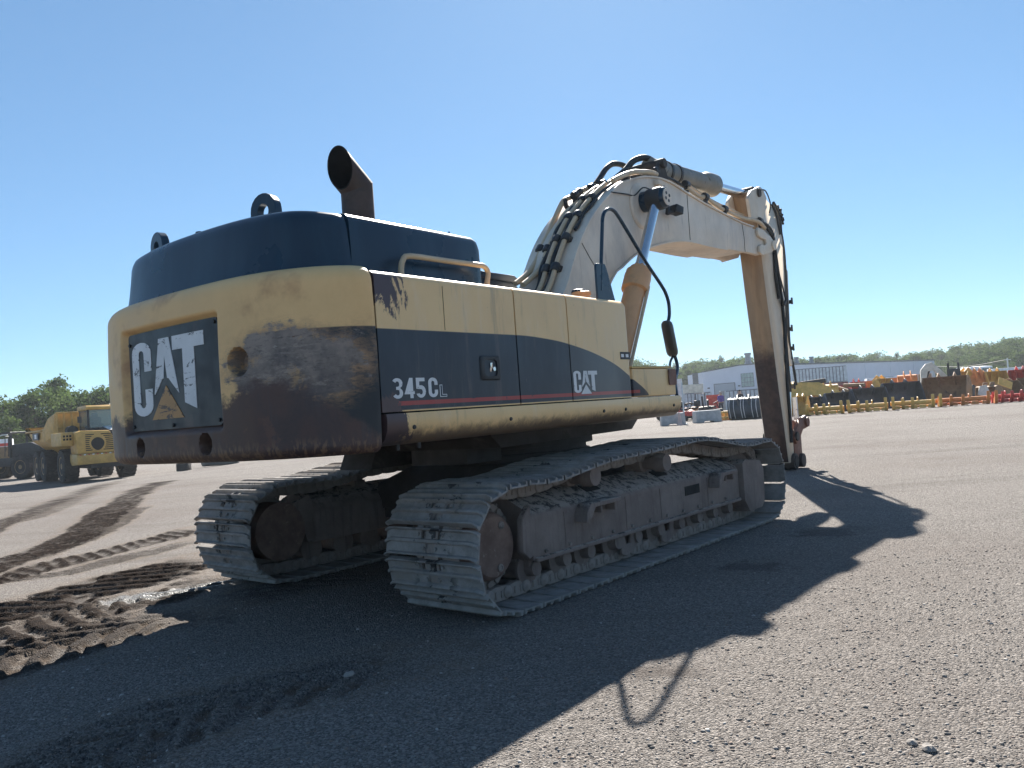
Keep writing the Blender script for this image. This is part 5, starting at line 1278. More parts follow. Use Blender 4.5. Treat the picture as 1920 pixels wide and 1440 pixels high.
for wx in (-1.25, 1.25):
    for wy in (-1.2, 3.2): wheel(W2, (wx, wy, .85), .85, .65)
# ---- box trailer and flat bed by the trees
p = base(0, 74); BT = thing('box_trailer', 'white box trailer with a red sign parked by the trees', 'trailer', p, R_(28))
m = MB(); m.box((-2.5, -1.2, .55), (1.1, 1.2, 3.0)); m.build('box', M['white'], BT, bevel=.04)
m = MB(); m.box((.0, -1.215, 2.35), (.95, -1.2, 2.62)); m.build('sign', M['red'], BT)
m = MB(); m.box((-2.5, -.9, .4), (1.4, .9, .55)); m.build('frame', M['dirtyblack'], BT)
for wx in (-1.6, -.7): wheel(BT, (wx, -.95, .4), .4, .25, (0, 1, 0), 12); 
p = base(6, 62); FT = thing('flatbed_trailer', 'low flatbed trailer with pale deck in front of the white box trailer', 'trailer', p, R_(30))
m = MB(); m.box((-2.6, -1.1, .75), (.55, 1.1, .95)); m.build('deck', M['beige'], FT, bevel=.02, seg=1)
m = MB(); m.box((-2.4, -.5, .5), (.5, .5, .75)); m.build('frame', M['dirtyblack'], FT)
m = MB(); m.box((.0, -1.12, .78), (.55, -1.1, .92)); m.build('tail_board', M['red'], FT)
for wx in (-.6, .15): wheel(FT, (wx, -.9, .38), .38, .22, (0, 1, 0), 12)
p = base(-2, 66); m = MB(); m.cyl((0, 0, 0), (0, 0, 3.2), .09, .07, 10); m.tube([(0, 0, 3.15), (.6, 0, 3.3)], .04, 6); m.cbox((.65, 0, 3.28), (.4, .15, .1))
o = m.build('lamp_post', M['container'], smooth=35); o.location = p; tag(o, 'thin grey lamp post beside the white box trailer', 'lamp post')
# ---- things seen in the gap under the counterweight
p = base(412, 46); o = MB(); o.lathe((-1.0, 0, .42), (1.0, .35, .42), [(.36, 0), (.42, .02), (.42, .98), (.36, 1), (.30, 1), (.30, 0), (.36, 0)], 28, False); r_o = o.build('concrete_pipe', M['pipe_grey'], smooth=35); r_o.location = p; tag(r_o, 'short grey concrete pipe lying on the gravel behind the excavator', 'pipe')
p = base(346, 44); o = MB(); o.box((-.35, -.25, 0), (.3, .25, .42)); o.box((-.2, -.2, .42), (.15, .2, .55)); r_o = o.build('timber_block', M['dark_steel'], bevel=.04); r_o.location = p; tag(r_o, 'small dark block on the gravel beside the concrete pipe', 'block')

# ---- concrete blocks, cone, post
def conc(u, y, w, h, d, rz, label):
    m = MB(); m.prism([(-w/2, 0), (-w/2 + .04, h), (w/2 - .04, h), (w/2, 0), (w*.2, 0), (w*.17, .08), (-w*.17, .08), (-w*.2, 0)], -d/2, d/2, 1); o = m.build('concrete_block', M['concrete'], bevel=.05); o.location = base(u, y); o.rotation_euler = (0, 0, rz); return tag(o, label, 'concrete block', 'concrete blocks')
conc(1262, 45, 1.36, .68, .7, R_(-4), 'pale concrete block behind the traffic cone')
conc(1326, 46, 1.5, .68, .75, R_(5), 'grey concrete block standing beside the yellow fork frame')
m = MB(); m.lathe((0, 0, .03), (0, 0, .72), [(.16, 0), (.13, .1), (.04, .95), (.03, 1)], 16); m.box((-.2, -.2, 0), (.2, .2, .03)); o = m.build('traffic_cone', M['cone'], smooth=35); o.location = base(1275, 44.3); tag(o, 'faded traffic cone in front of the pale concrete block', 'traffic cone')
m = MB(); m.cbox((0, 0, 1.2), (.07, .07, 2.4)); m.cbox((0, 0, .03), (.3, .3, .06)); o = m.build('steel_post', M['container'], bevel=.01); o.location = base(1284, 44.8); tag(o, 'upright grey steel post at the end of the pale concrete block', 'post')

# ---- small red machines
def mower(u, y, col, rz, label, tall=0):
    t = thing('ride_on_mower', label, 'mower', base(u, y), rz, 'small machines behind the blocks')
    m = MB(); m.prism([(-.8, .3), (-.75, .62), (-.1, .66), (.0, .85), (.75, .8), (.85, .35)], -.4, .4, 0); m.build('body', M[col], t, bevel=.05)
    m = MB(); m.box((-.28, -.35, .7), (.28, .15, .82)); m.box((-.28, .1, .8), (.28, .22, 1.25)); m.build('seat', M['black'], t, bevel=.04)
    m = MB(); m.tube([(-.45, .45, .7), (-.45, .5, 1.5 + tall), (.45, .5, 1.5 + tall), (.45, .45, .7)], .03, 8); m.build('roll_bar', M['dirtyblack'], t)
    m = MB(); m.box((-.65, -.6, .15), (.65, .1, .3)); m.build('deck', M['dirtyblack'], t, bevel=.05)
    m = MB(); m.tube([(0, -.55, .65), (0, -.35, 1.05)], .025, 6); m.lathe((0, -.36, 1.04), (0, -.34, 1.08), [(.16, 0), (.18, .5), (.16, 1)], 14); m.build('steering_wheel', M['black'], t)
    for x_, y_, r_ in ((-.45, .5, .28), (.45, .5, .28), (-.42, -.65, .18), (.42, -.65, .18)): wheel(t, (x_, y_, r_), r_, .2, (1, 0, 0), 12)
mower(1282, 52, 'red', R_(30), 'red ride-on mower beside the grey post'); mower(1306, 55, 'orange', R_(-60), 'orange ride-on mower with a tall roll bar behind the concrete blocks', .2)
mower(1334, 53, 'dirtyblack', R_(80), 'black ride-on mower close to the person in purple'); mower(1256, 56, 'darkred', R_(100), 'dark red ride-on mower half hidden by the excavator')
# dumpster, fork frame
p = base(1339, 70); t = thing('skip', 'bright red skip behind the person in purple', 'skip', p, R_(-14)); t.scale = (.5, .6, .9)
m = MB(); m.loft([[(-.9, -.7, .15), (.9, -.7, .15), (.9, .7, .15), (-.9, .7, .15)], [(-1.15, -.9, 1.75), (1.15, -.9, 1.75), (1.15, .9, 1.75), (-1.15, .9, 1.75)], [(-1.05, -.8, 1.75), (1.05, -.8, 1.75), (1.05, .8, 1.75), (-1.05, .8, 1.75)], [(-.8, -.6, .3), (.8, -.6, .3), (.8, .6, .3), (-.8, .6, .3)]], True, True, True); m.build('bin', M['red'], t)
m = MB(); [m.box((x_ - .05, -.93, .2), (x_ + .05, -.75, 1.7)) for x_ in (-.7, 0, .7)]; m.build('ribs', M['red'], t)
p = base(1362, 47.5); t = thing('fork_frame', 'low yellow steel fork frame between concrete block and strapped bucket', 'fork frame', p, R_(5))
for z_ in (.12, .42):
    m = MB(); m.box((-.5, -.4, z_), (.5, -.3, z_ + .1)); m.box((-.5, .3, z_), (.5, .4, z_ + .1)); m.build('rail', M['rake_yellow'], t)
for x_ in (-.45, -.15, .15, .45):
    m = MB(); m.box((x_ - .05, -.39, 0), (x_ + .05, .39, .5)); m.build('upright', M['rake_yellow'], t, bevel=.02, seg=1)

# ---- people
def skin_body(name, pts, edges, rad, mats, parent=None):
    me = bpy.data.meshes.new(name); me.from_pydata(pts, edges, []); o = bpy.data.objects.new(name, me); COL.objects.link(o)
    md = o.modifiers.new('Skin', 'SKIN'); md.use_smooth_shade = True
    for i, r in enumerate(rad): me.skin_vertices[0].data[i].radius = (r, r * .8 if i in (0, 1, 2) else r)
    me.skin_vertices[0].data[0].use_root = True
    s = o.modifiers.new('Sub', 'SUBSURF'); s.levels = 2; s.render_levels = 2
    dg = bpy.context.evaluated_depsgraph_get(); ev = o.evaluated_get(dg); m2 = bpy.data.meshes.new_from_object(ev); bpy.data.objects.remove(o); bpy.data.meshes.remove(me)
    for m in mats: m2.materials.append(m)
    m2.polygons.foreach_set('use_smooth', [True] * len(m2.polygons)); return link(name, m2, parent)
def person(u, y, label, top, hair, rz, lean=0.0, arm=0):
    t = thing('person', label, 'person', base(u, y), rz)
    ax = .12 if arm else .0
    pts = [(0, 0, .95), (0, -lean * .3, 1.2), (0, -lean * .6, 1.42), (0, -lean * .7, 1.52), (0, -lean * .8 - .01, 1.60), (0, -lean * .8 - .01, 1.72),
           (.10, 0, .88), (.11, -.01, .48), (.11, .02, .08), (.12, -.14, .04), (-.10, 0, .88), (-.11, .0, .48), (-.11, .02, .08), (-.12, -.14, .04),
           (.19, -lean * .6, 1.40), (.24, -lean * .5, 1.13), (.21 - ax, -.12 - ax, .92), (.19 - ax, -.18 - ax, .84), (-.19, -lean * .6, 1.40), (-.24, -lean * .5, 1.13), (-.21 + ax, -.12 - ax, .92), (-.19 + ax, -.18 - ax, .84)]
    ed = [(0, 1), (1, 2), (2, 3), (3, 4), (4, 5), (0, 6), (6, 7), (7, 8), (8, 9), (0, 10), (10, 11), (11, 12), (12, 13), (2, 14), (14, 15), (15, 16), (16, 17), (2, 18), (18, 19), (19, 20), (20, 21)]
    rd = [.16, .165, .155, .065, .095, .085, .10, .065, .05, .04, .10, .065, .05, .04, .07, .05, .038, .04, .07, .05, .038, .04]
    b = skin_body('body', pts, ed, rd, [M['skin'], M[top], M['denim']], t)
    for f in b.data.polygons:
        c = f.center
        f.material_index = 2 if c.z < .93 and not (abs(c.x) > .17 and c.z > .7) else (1 if c.z < 1.47 and not (abs(c.y + .18) < .2 and c.z < .95) and c.z > 1.0 else 0)
    m = MB(); c = Vector((0, -lean * .8 + .015, 1.70)); m.lathe(c - Vector((0, 0, .06)), c + Vector((0, 0, .10)), [(.06, 0), (.095, .2), (.098, .5), (.07, .85), (.02, 1)], 16); m.build('hair', M[hair], t, smooth=60)
    m = MB(); m.lathe((0, -lean * .8 - .10, 1.645), (0, -lean * .8 - .125, 1.64), [(.02, 0), (.008, 1)], 8)
    for sx in (-1, 1): m.lathe((sx * .092, -lean * .8, 1.65), (sx * .105, -lean * .8, 1.65), [(.03, 0), (.02, 1)], 8)
    m.build('face_features', M['skin'], t)
person(1353, 62, 'person in a purple top with grey hair looking down, standing by the fork frame', 'purple', 'greyhair', R_(10), .1, 1)
person(1390, 58, 'person with short dark hair and dark top bending behind the strapped bucket', 'shirt_dark', 'hair', R_(-20), .05)

# ---- buckets
def bucket_shell(w, h, d, mt, t, teeth=0, wings=True):
    """open-fronted bucket, mouth to -y: curved back skin, side cheeks, cutting edge, hanger ears"""
    prof = [(-d * .5, 0.0), (-d * .1, -.0), (d * .22, h * .06), (d * .42, h * .25), (d * .48, h * .5), (d * .40, h * .78), (d * .2, h * .97), (d * .02, h)]
    q = spline([Vector((0, a, b)) for a, b in prof], 3); m = MB(); th = .03
    ring = []
    for i, p_ in enumerate(q):
        dd = (q[min(i+1, len(q)-1)] - q[max(i-1, 0)]).normalized(); n = Vector((0, -dd.z, dd.y)); ring.append([(-w/2, p_.y, p_.z), (w/2, p_.y, p_.z), (w/2, p_.y + n.y * th, p_.z + n.z * th), (-w/2, p_.y + n.y * th, p_.z + n.z * th)])
    m.loft(ring, True, True, True); sh = m.build('shell', M[mt], t, smooth=50)
    for sx in (-1, 1):
        m = MB(); m.prism([(p_.y, p_.z) for p_ in q] + [(-d * .32, h * .55)], sx * w/2 - .025, sx * w/2 + .025, 0); m.build('cheek', M[mt], t, bevel=.006, seg=1)
    m = MB(); m.box((-w/2 - .02, -d * .5 - .08, -.0), (w/2 + .02, -d * .45, .05)); m.build('cutting_edge', M['dark_steel'], t)
    for k in range(teeth):
        x_ = -w/2 + w * (k + .5) / teeth; m = MB(); m.prism([(-d * .45, .0), (-d * .5 - .28, .02), (-d * .5 - .1, .1), (-d * .42, .1)], x_ - .05, x_ + .05, 0); m.build('tooth', M['dark_steel'], t)
    for sx in (-1, 1):
        m = MB(); m.prism([(d * .2, h * .7), (d * .52, h * .62), (d * .62, h * .95), (d * .3, h * 1.15), (d * .05, h * 1.0)], sx * w * .18 - .03, sx * w * .18 + .03, 0); m.build('ear', M[mt], t, bevel=.01, seg=1)
    return sh
def bucket(u, y, w, h, d, mt, rz, label, teeth=0, rx=0.0, z=0.0, group=None):
    t = thing('bucket', label, 'bucket', base(u, y) + Vector((0, 0, z)), rz, group); bucket_shell(w, h, d, mt, t, teeth); t.rotation_euler = (rx, 0, rz); return t
bk = bucket(1398, 47, 1.75, 1.25, 1.3, 'slate', R_(158), 'new dark bucket tied with white straps beside the fork frame')
for x_ in (-.75, -.5, -.05, .1, .5, .75):
    m = MB(); q = [Vector((x_, .55, .08)), Vector((x_ + .05, .665, .6)), Vector((x_ + .05, .55, 1.0)), Vector((x_, .3, 1.27)), Vector((x_, -.1, 1.3))]; m.tube(q, .018, 6, smooth=4); m.build('strap', M['strap'], bk)
bucket(1501, 45.5, .85, 1.1, 1.0, 'rake_yellow', R_(-35), 'yellow bucket lying open beside the foot of the stick')
bucket(1535, 50, 1.5, .95, 1.0, 'slate', R_(-2), 'small slate bucket beside the yellow bucket', group='slate buckets behind the rakes')
bucket(1578, 49, 1.8, 1.15, 1.1, 'slate', R_(-2), 'slate bucket with a white sticker, second of the slate row', group='slate buckets behind the rakes')
bucket(1632, 48.5, 2.0, 1.3, 1.2, 'slate', R_(-2), 'wide slate bucket between the two orange skips and a rake', group='slate buckets behind the rakes')
bucket(1694, 49, 2.2, 1.5, 1.3, 'slate', R_(-2), 'largest slate bucket standing beside the big brown bucket', group='slate buckets behind the rakes')
for u, y in ((1545, 48), (1594, 47.3), (1660, 47)):
    pass
bucket(1775, 49, 2.5, 1.65, 1.7, 'scrap_brown', R_(-42), 'big rusty brown toothed bucket standing upright', 6)
bucket(1824, 52, .95, 1.0, .95, 'slate', R_(80), 'small slate bucket lying on its side next to the big brown bucket')
bucket(1858, 49, 1.2, .95, 1.1, 'scrap_brown', R_(-60), 'brown bucket tipped forward behind the orange rake', 4, R_(30))
bucket(1898, 53, 1.4, 1.1, 1.1, 'scrap_brown', R_(20), 'muddy brown bucket behind the red rake', 4)
bucket(1848, 58, 1.9, 1.3, 1.1, 'scrap_brown', R_(160), 'brown bucket with its back turned, behind the tipped one', 0)
bucket(1938, 56, 1.8, 1.2, 1.1, 'scrap_brown', R_(-20), 'rusty bucket at the end of the row past the red rake', 0)
m = MB(); m.prism([(-.4, 0), (-.25, .55), (.2, .7), (.45, .2), (.3, 0)], -.03, .03, 1); o = m.build('steel_plate', M['beige'], bevel=.01, seg=1); o.location = base(1846, 47.5) + Vector((0, 0, .35)); o.rotation_euler = (R_(-15), R_(12), R_(8)); tag(o, 'pale worn steel plate leaning on the brown buckets', 'steel plate')
m = MB(); m.box((-.45, -.03, 0), (.45, .03, .5)); o = m.build('tan_plate', M['rake_yellow'], bevel=.01, seg=1); o.location = base(1886, 50) + Vector((0, 0, .75)); o.rotation_euler = (R_(-20), R_(25), 0); tag(o, 'tan steel plate lying tilted on top of the muddy buckets', 'steel plate')

# ---- second row of attachments, standing higher behind the first
for u, y, w_, h_, mt, rz_, lab in ((1556, 57, 1.3, 1.7, 'rake_yellow', 150, 'yellow bucket with its back turned in the row behind the slate ones'), (1612, 58, 1.0, 1.75, 'red', -10, 'red bucket in the row behind the slate ones'), (1662, 57, 1.2, 1.85, 'rake_yellow', 20, 'tall yellow bucket between the two orange skips'),
        (1704, 58, 1.2, 2.0, 'orange', 160, 'orange bucket with its back turned behind the largest slate bucket'), (1738, 60, .9, 2.0, 'beige', -30, 'pale bucket beside the bent digger arm'), (1806, 57, 1.1, 1.95, 'rake_yellow', -70, 'yellow bucket on edge behind the big brown bucket'), (1832, 57, 1.0, 1.9, 'orange', 170, 'orange bucket with its back turned beside the yellow one on edge'),
        (1872, 56, 1.3, 1.8, 'rake_yellow', -10, 'dull yellow bucket behind the muddy brown buckets'), (1912, 57, 1.2, 1.8, 'red', -50, 'red bucket near the end of the back row'), (1950, 60, 1.4, 2.0, 'orange', 10, 'orange bucket at the very end of the back row')):
    bucket(u, y, w_, h_, h_ * .8, mt, R_(rz_), lab, 0)

# ---- root rakes
def rake(u, y, w, mt, label, n=5, rz=R_(-25), tall=.62, heads=True):
    t = thing('root_rake', label, 'rake', base(u, y), rz, 'root rakes in a row along the gravel')
    m = MB(); m.cyl((-w/2, 0, .33), (w/2, 0, .33), .125, None, 14); m.build('beam', M[mt], t, smooth=40)
    m = MB(); m.cyl((-w/2 + .1, .18, .12), (w/2 - .1, .18, .12), .06, None, 10); m.build('lower_beam', M[mt], t, smooth=40)
    for k in range(n):
        x_ = -w/2 + w * (k + .3) / (n - .4)
        if k >= n - 2 and heads: x_ = w/2 - .12 + (.36 if k == n - 1 else 0)
        m = MB(); hz = tall * (1.08 if k >= n - 2 else .92) 
        m.prism([(.45, 0.0), (.1, .0), (-.2, .06), (-.36, .25), (-.46, hz * .85), (-.42, hz * 1.12), (-.33, hz * .9), (-.18, .42), (.0, .34), (.25, .30), (.45, .14)], x_ - .075, x_ + .075, 0); m.build('tine', M[mt], t, bevel=.015, seg=1)
    for k in range(n):
        x_ = -w/2 + w * (k + .8) / (n + .2); m = MB(); m.prism([(-.16, .03), (-.14, .2), (.25, .2), (.3, .02)], x_ - .2, x_ + .14, 0); m.build('gusset', M[mt], t, bevel=.02, seg=1)
    for x_ in (-w * .2, w * .12):
        m = MB(); m.prism([(.05, .3), (.0, tall * .95), (.12, tall * 1.05), (.25, tall * .9), (.3, .3)], x_ - .035, x_ + .035, 0); m.build('hanger', M[mt], t, bevel=.02, seg=1)
rake(1547, 44.5, 2.0, 'rake_yellow', 'yellow root rake lying beside the yellow bucket'); rake(1627, 44.3, 2.1, 'rake_yellow', 'yellow root rake in front of the wide slate bucket')
rake(1712, 44.0, 2.2, 'rake_yellow', 'yellow root rake in front of the largest slate bucket'); rake(1806, 43.6, 2.6, 'orange', 'orange root rake in front of the big brown bucket', 5, tall=.6); rake(1906, 43.3, 2.4, 'red', 'red root rake lying beside the orange rake', 6, tall=.62, heads=False)

# ---- skips, cars, scrap behind the buckets
def skip(u, y, w, h, mt, label):
    t = thing('skip', label, 'skip', base(u, y), R_(rnd.uniform(-32, -18)), 'skips behind the buckets')
    m = MB(); m.loft([[(-w*.4, -.6, .2), (w*.4, -.6, .2), (w*.4, .6, .2), (-w*.4, .6, .2)], [(-w/2, -.85, h), (w/2, -.85, h), (w/2, .85, h), (-w/2, .85, h)], [(-w/2 + .08, -.77, h), (w/2 - .08, -.77, h), (w/2 - .08, .77, h), (-w/2 + .08, .77, h)], [(-w*.38, -.5, .4), (w*.38, -.5, .4), (w*.38, .5, .4), (-w*.38, .5, .4)]], True, True, True); m.build('bin', M[mt], t)
    m = MB(); m.box((-w/2 - .06, -.92, h - .12), (w/2 + .06, -.86, h + .02)); m.build('rim', M[mt], t)
    for x_ in (-w*.3, 0, w*.3): m = MB(); m.box((x_ - .05, -.88, .3), (x_ + .05, -.74, h - .14)); m.build('rib', M[mt], t)
    m = MB(); m.box((-w*.4, -.5, 0), (-w*.3, .5, .2)); m.box((w*.3, -.5, 0), (w*.4, .5, .2)); m.build('skids', M['dirtyblack'], t)
skip(1596, 60, 1.0, 1.6, 'darkred', 'dark red skip behind the slate buckets'); skip(1640, 61, 1.2, 1.75, 'orange', 'orange skip, lower one behind the slate buckets'); skip(1680, 62, 1.4, 1.85, 'orange', 'wide orange skip beside the white pickup cab')
skip(1720, 63, 1.0, 2.0, 'darkred', 'weathered dark red bin behind the largest slate bucket')
def car(u, y, mt, label, rz, van=0):
    t = thing('van' if van else 'car', label, 'van' if van else 'car', base(u, y), rz, 'vehicles parked before the warehouse')
    H = 2.0 if van else 1.45
    pr = [(-2.2, .35), (-2.25, .75), (-1.3, .95), (-.7, H), (1.3, H), (2.1, H * .7 if not van else H), (2.2, .75), (2.2, .35)]
    rings = []
    for k, x_ in ((.94, -.85), (1, -.8), (1, .8), (.94, .85)): rings.append([(x_ * (1 if z < 1 else .9), y_, .35 + (z - .35) * k) for y_, z in pr])
    m = MB(); m.loft(rings, True, True, True); b = m.build('body', M[mt], t, bevel=.05, bang=25)
    for sx in (-1, 1): m = MB(); m.prism([(-1.15, .98), (-.68, H - .1), (1.2, H - .1), (1.7, .98)], sx * .80 - .02, sx * .80 + .02, 0); m.build('side_window', M['glass'], t)
    m = MB(); m.add([(-.65, -1.27, .97), (.65, -1.27, .97), (.6, -.74, H - .08), (-.6, -.74, H - .08)], [(0, 1, 2, 3)], Matrix.Translation((0, -.03, .02))); m.build('windscreen', M['glass'], t)
    for x_ in (-.78, .78):
        for y_ in (-1.4, 1.35): wheel(t, (x_, y_, .33), .33, .22, (1, 0, 0), 10)
car(1622, 78, 'white', 'white saloon car parked in front of the warehouse wall', R_(80)); car(1652, 80, 'slate', 'dark saloon car parked beside the white car', R_(80)); car(1676, 70, 'white', 'white van parked behind the wide orange skip', R_(75), 1); car(1712, 80, 'white', 'white van parked near the end of the warehouse', R_(85), 1); car(1790, 80, 'hood_white', 'pale pickup parked behind the big brown bucket', R_(70), 0)
def scrap(u, y, label, mt, seed, n=6, sc=1.0, z0=0.0):
    g = random.Random(seed); t = thing('machine_part', label, 'machine part', base(u, y) + Vector((0, 0, z0)), g.uniform(0, 6))
    m = MB(); pr = [(-1.2 * sc, .0), (-1.1 * sc, .5 * sc), (-.3 * sc, .95 * sc), (.5 * sc, 1.0 * sc), (1.3 * sc, .45 * sc), (1.35 * sc, .2 * sc), (.5 * sc, .55 * sc), (-.2 * sc, .5 * sc), (-.7 * sc, .0)]
    m.prism(pr, -.25 * sc, .25 * sc, 0); m.build('boom_section', M[mt], t, bevel=.02, seg=1)
    for k in range(n):
        a = Vector((g.uniform(-.3, .3), g.uniform(-1, 1), g.uniform(.3, 1))) * sc; b = a + Vector((g.uniform(-.3, .3), g.uniform(.4, .9), g.uniform(-.3, .2))) * sc; m = MB(); m.cyl(a, b, g.uniform(.05, .1) * sc, None, 10); m.build('cylinder', M['dark_steel' if k % 2 else mt], t, smooth=40)
    for k in range(3):
        c = Vector((g.uniform(-.5, .5), g.uniform(-.9, .9), .25)) * sc; m = MB(); m.prism([(c.y - .3, 0), (c.y - .25, .5), (c.y + .1, .65), (c.y + .35, .3), (c.y + .3, 0)], c.x - .2, c.x + .2, 0); m.build('bracket', M[mt], t, bevel=.02, seg=1)
scrap(1520, 56, 'yellow boom section and cylinders piled behind the yellow bucket', 'rake_yellow', 3, 7, 2.0); scrap(1543, 59, 'muddy yellow linkage parts lying behind the small slate bucket', 'scrap_brown', 5, 6, 1.7); scrap(1504, 60, 'heap of rusty linkage beside the foot of the stick', 'scrap_brown', 6, 6, 1.5)
scrap(1812, 60, 'rusty brown boom parts behind the big bucket', 'scrap_brown', 8, 6, 1.7); scrap(1840, 64, 'orange machine arm among the rusty parts', 'orange', 9, 6, 1.6); scrap(1890, 62, 'red loader arm on top of the scrap row', 'red', 10, 6, 1.3, .2); scrap(1915, 66, 'dark loader frame at the far end of the scrap row', 'dirtyblack', 11, 6, 1.3)
scrap(1740, 58, 'dusty linkage parts between skip and big brown bucket', 'scrap_brown', 12, 6, .9)
# arm of another digger rising behind the big bucket
t = thing('digger_arm', 'tan excavator arm bent over behind the big brown bucket', 'digger arm', base(1752, 55), R_(-20))
m = MB(); m.prism([(-.75, 1.2), (-.7, 2.2), (-.35, 2.62), (.05, 2.7), (.75, 1.9), (1.25, 1.3), (1.0, 1.15), (.5, 1.6), (.1, 2.15), (-.25, 2.1), (-.45, 1.3)], -.16, .16, 1); m.build('arm', M['beige'], t, bevel=.02, seg=1)
m = MB(); m.cyl((-.5, 0, 1.3), (-.1, 0, 2.3), .08, None, 10); m.build('cylinder', M['dark_steel'], t); m = MB(); m.box((-.9, -.4, 0), (1.3, .5, 1.25)); m.build('base', M['scrap_brown'], t, bevel=.1)
t = thing('pallet_fork', 'black pallet fork carriage standing up behind the big brown bucket', 'pallet fork', base(1793, 54), 0)
for x_ in (-.35, .35): m = MB(); m.box((x_ - .05, -.05, 1.2), (x_ + .05, .05, 2.55)); m.build('upright', M['black'], t)
m = MB(); m.box((-.42, -.06, 1.45), (.42, .06, 2.15)); m.box((-.45, -.3, 0), (.45, .3, 1.4)); m.build('carriage', M['dirtyblack'], t)
# ---- far trucks and trailers on the right
def lorry(u, y, mt, label, rz, cabh=2.9):
    t = thing('lorry', label, 'lorry', base(u, y), rz, 'lorries in front of the wood')
    m = MB(); m.prism([(-2.8, .5), (-2.8, 1.6), (-2.5, 1.75), (-1.7, 1.9), (-1.4, cabh), (.1, cabh + .1), (.2, .5)], -1.1, 1.1, 0); m.build('cab', M[mt], t, bevel=.08)
    m = MB(); m.box((-1.0, -1.66, 2.0), (1.0, -1.6, cabh - .25)); m.build('windscreen', M['glass'], t)
    m = MB(); m.box((-1.0, .2, .7), (1.0, 6.5, 1.0)); m.build('chassis', M['dirtyblack'], t)
    for x_ in (-.95, .95):
        for y_ in (-2.0, 3.6, 5.0): wheel(t, (x_, y_, .5), .5, .3, (1, 0, 0), 12)
lorry(1836, 112, 'white', 'white lorry cab facing the yard in front of the wood', R_(20)); lorry(1808, 115, 'hood_white', 'grey lorry cab beside the white lorry', R_(15))
def long_trailer(u, y, L, h, mt, label, rz, z0=1.0):
    t = thing('semi_trailer', label, 'trailer', base(u, y), rz, 'trailers in front of the wood')
    m = MB(); m.box((-L/2, -1.2, z0), (L/2, 1.2, z0 + h)); b = m.build('box', M[mt], t, bevel=.05)
    for k in range(int(L / 1.2)):
        m = MB(); m.box((-L/2 + .6 + k * 1.2, -1.215, z0 + .1), (-L/2 + .66 + k * 1.2, -1.2, z0 + h - .1)); m.build('side_post', M['container'], t)
    for x_ in (L/2 - 1, L/2 - 2.2): wheel(t, (x_, -1.0, .5), .5, .3, (0, 1, 0), 12)
    m = MB(); m.box((-L/2 + .5, -.4, z0 - .3), (L/2 - .5, .4, z0)); m.build('frame', M['dirtyblack'], t)
long_trailer(1896, 105, 4.6, 1.5, 'white', 'white box semi-trailer parked at the edge of the wood', R_(-10), .9); long_trailer(1866, 100, 3.4, .35, 'dirtyblack', 'black flat semi-trailer beside the white lorry', R_(-6), 1.2)
p1 = base(1893, 130); m = MB(); m.cyl((0, 0, 0), (0, 0, 4.2), .14, .1, 10); m.box((-.5, -.05, 3.9), (.5, .05, 4.0)); o = m.build('utility_pole', M['container'], smooth=35); o.location = p1; tag(o, 'grey utility pole at the edge of the wood', 'pole')
a = p1 + Vector((0, 0, 4.0)); b = AD(1756, 687, 160); m = MB(); m.tube([a, (a + b) / 2 - Vector((0, 0, .5)), b], .035, 5, smooth=6); o = m.build('overhead_wire', M['beige']); tag(o, 'overhead wire sagging from the utility pole to the warehouse', 'wire')

# ---- containers
def container(u, y, L, h, d, mt, label, rz, z=0.0, ribs=14):
    t = thing('shipping_container', label, 'container', base(u, y) + Vector((0, 0, z)), rz, 'containers by the warehouse')
    m = MB(); m.box((-L/2, -d/2, 0), (L/2, d/2, h)); b = m.build('shell', M['vent' if mt == 'container' else mt], t)  # darker shell paints shade into the gaps of the pale grey corrugation
    for k in range(ribs):
        x_ = -L/2 + L * (k + .5) / ribs; m = MB(); m.box((x_ - L / ribs * .36, -d/2 - .06, .1), (x_ + L / ribs * .36, -d/2, h - .1)); m.build('corrugation', M[mt], t)
    for x_ in (-L/2, L/2): m = MB(); m.box((x_ - .06, -d/2 - .08, 0), (x_ + .06, -d/2 + .02, h)); m.build('corner_post', M[mt], t)
    return t
container(1540, 108, 6.7, 2.1, 2.4, 'container', 'pale grey corrugated container stacked on a red one', R_(-20), 2.15, 16); container(1556, 108, 4.6, 2.12, 2.4, 'darkred', 'dark red container underneath the pale grey one', R_(-20), 0, 16)
container(1305, 78, 2.6, 1.9, 2.2, 'container', 'blue grey corrugated container left of the warehouse', R_(2), 0, 8); container(1299, 95, 2.2, 3.0, 2.2, 'beige', 'beige box container behind the blue grey one', 0, 0, 4)
container(1271, 60, .55, 2.9, 1.6, 'white', 'tall white container end next to the steel post', 0, 0, 2)
container(1402, 82, 5.0, 1.9, 2.2, 'container', 'low grey container behind the strapped bucket', R_(2), 0, 12)

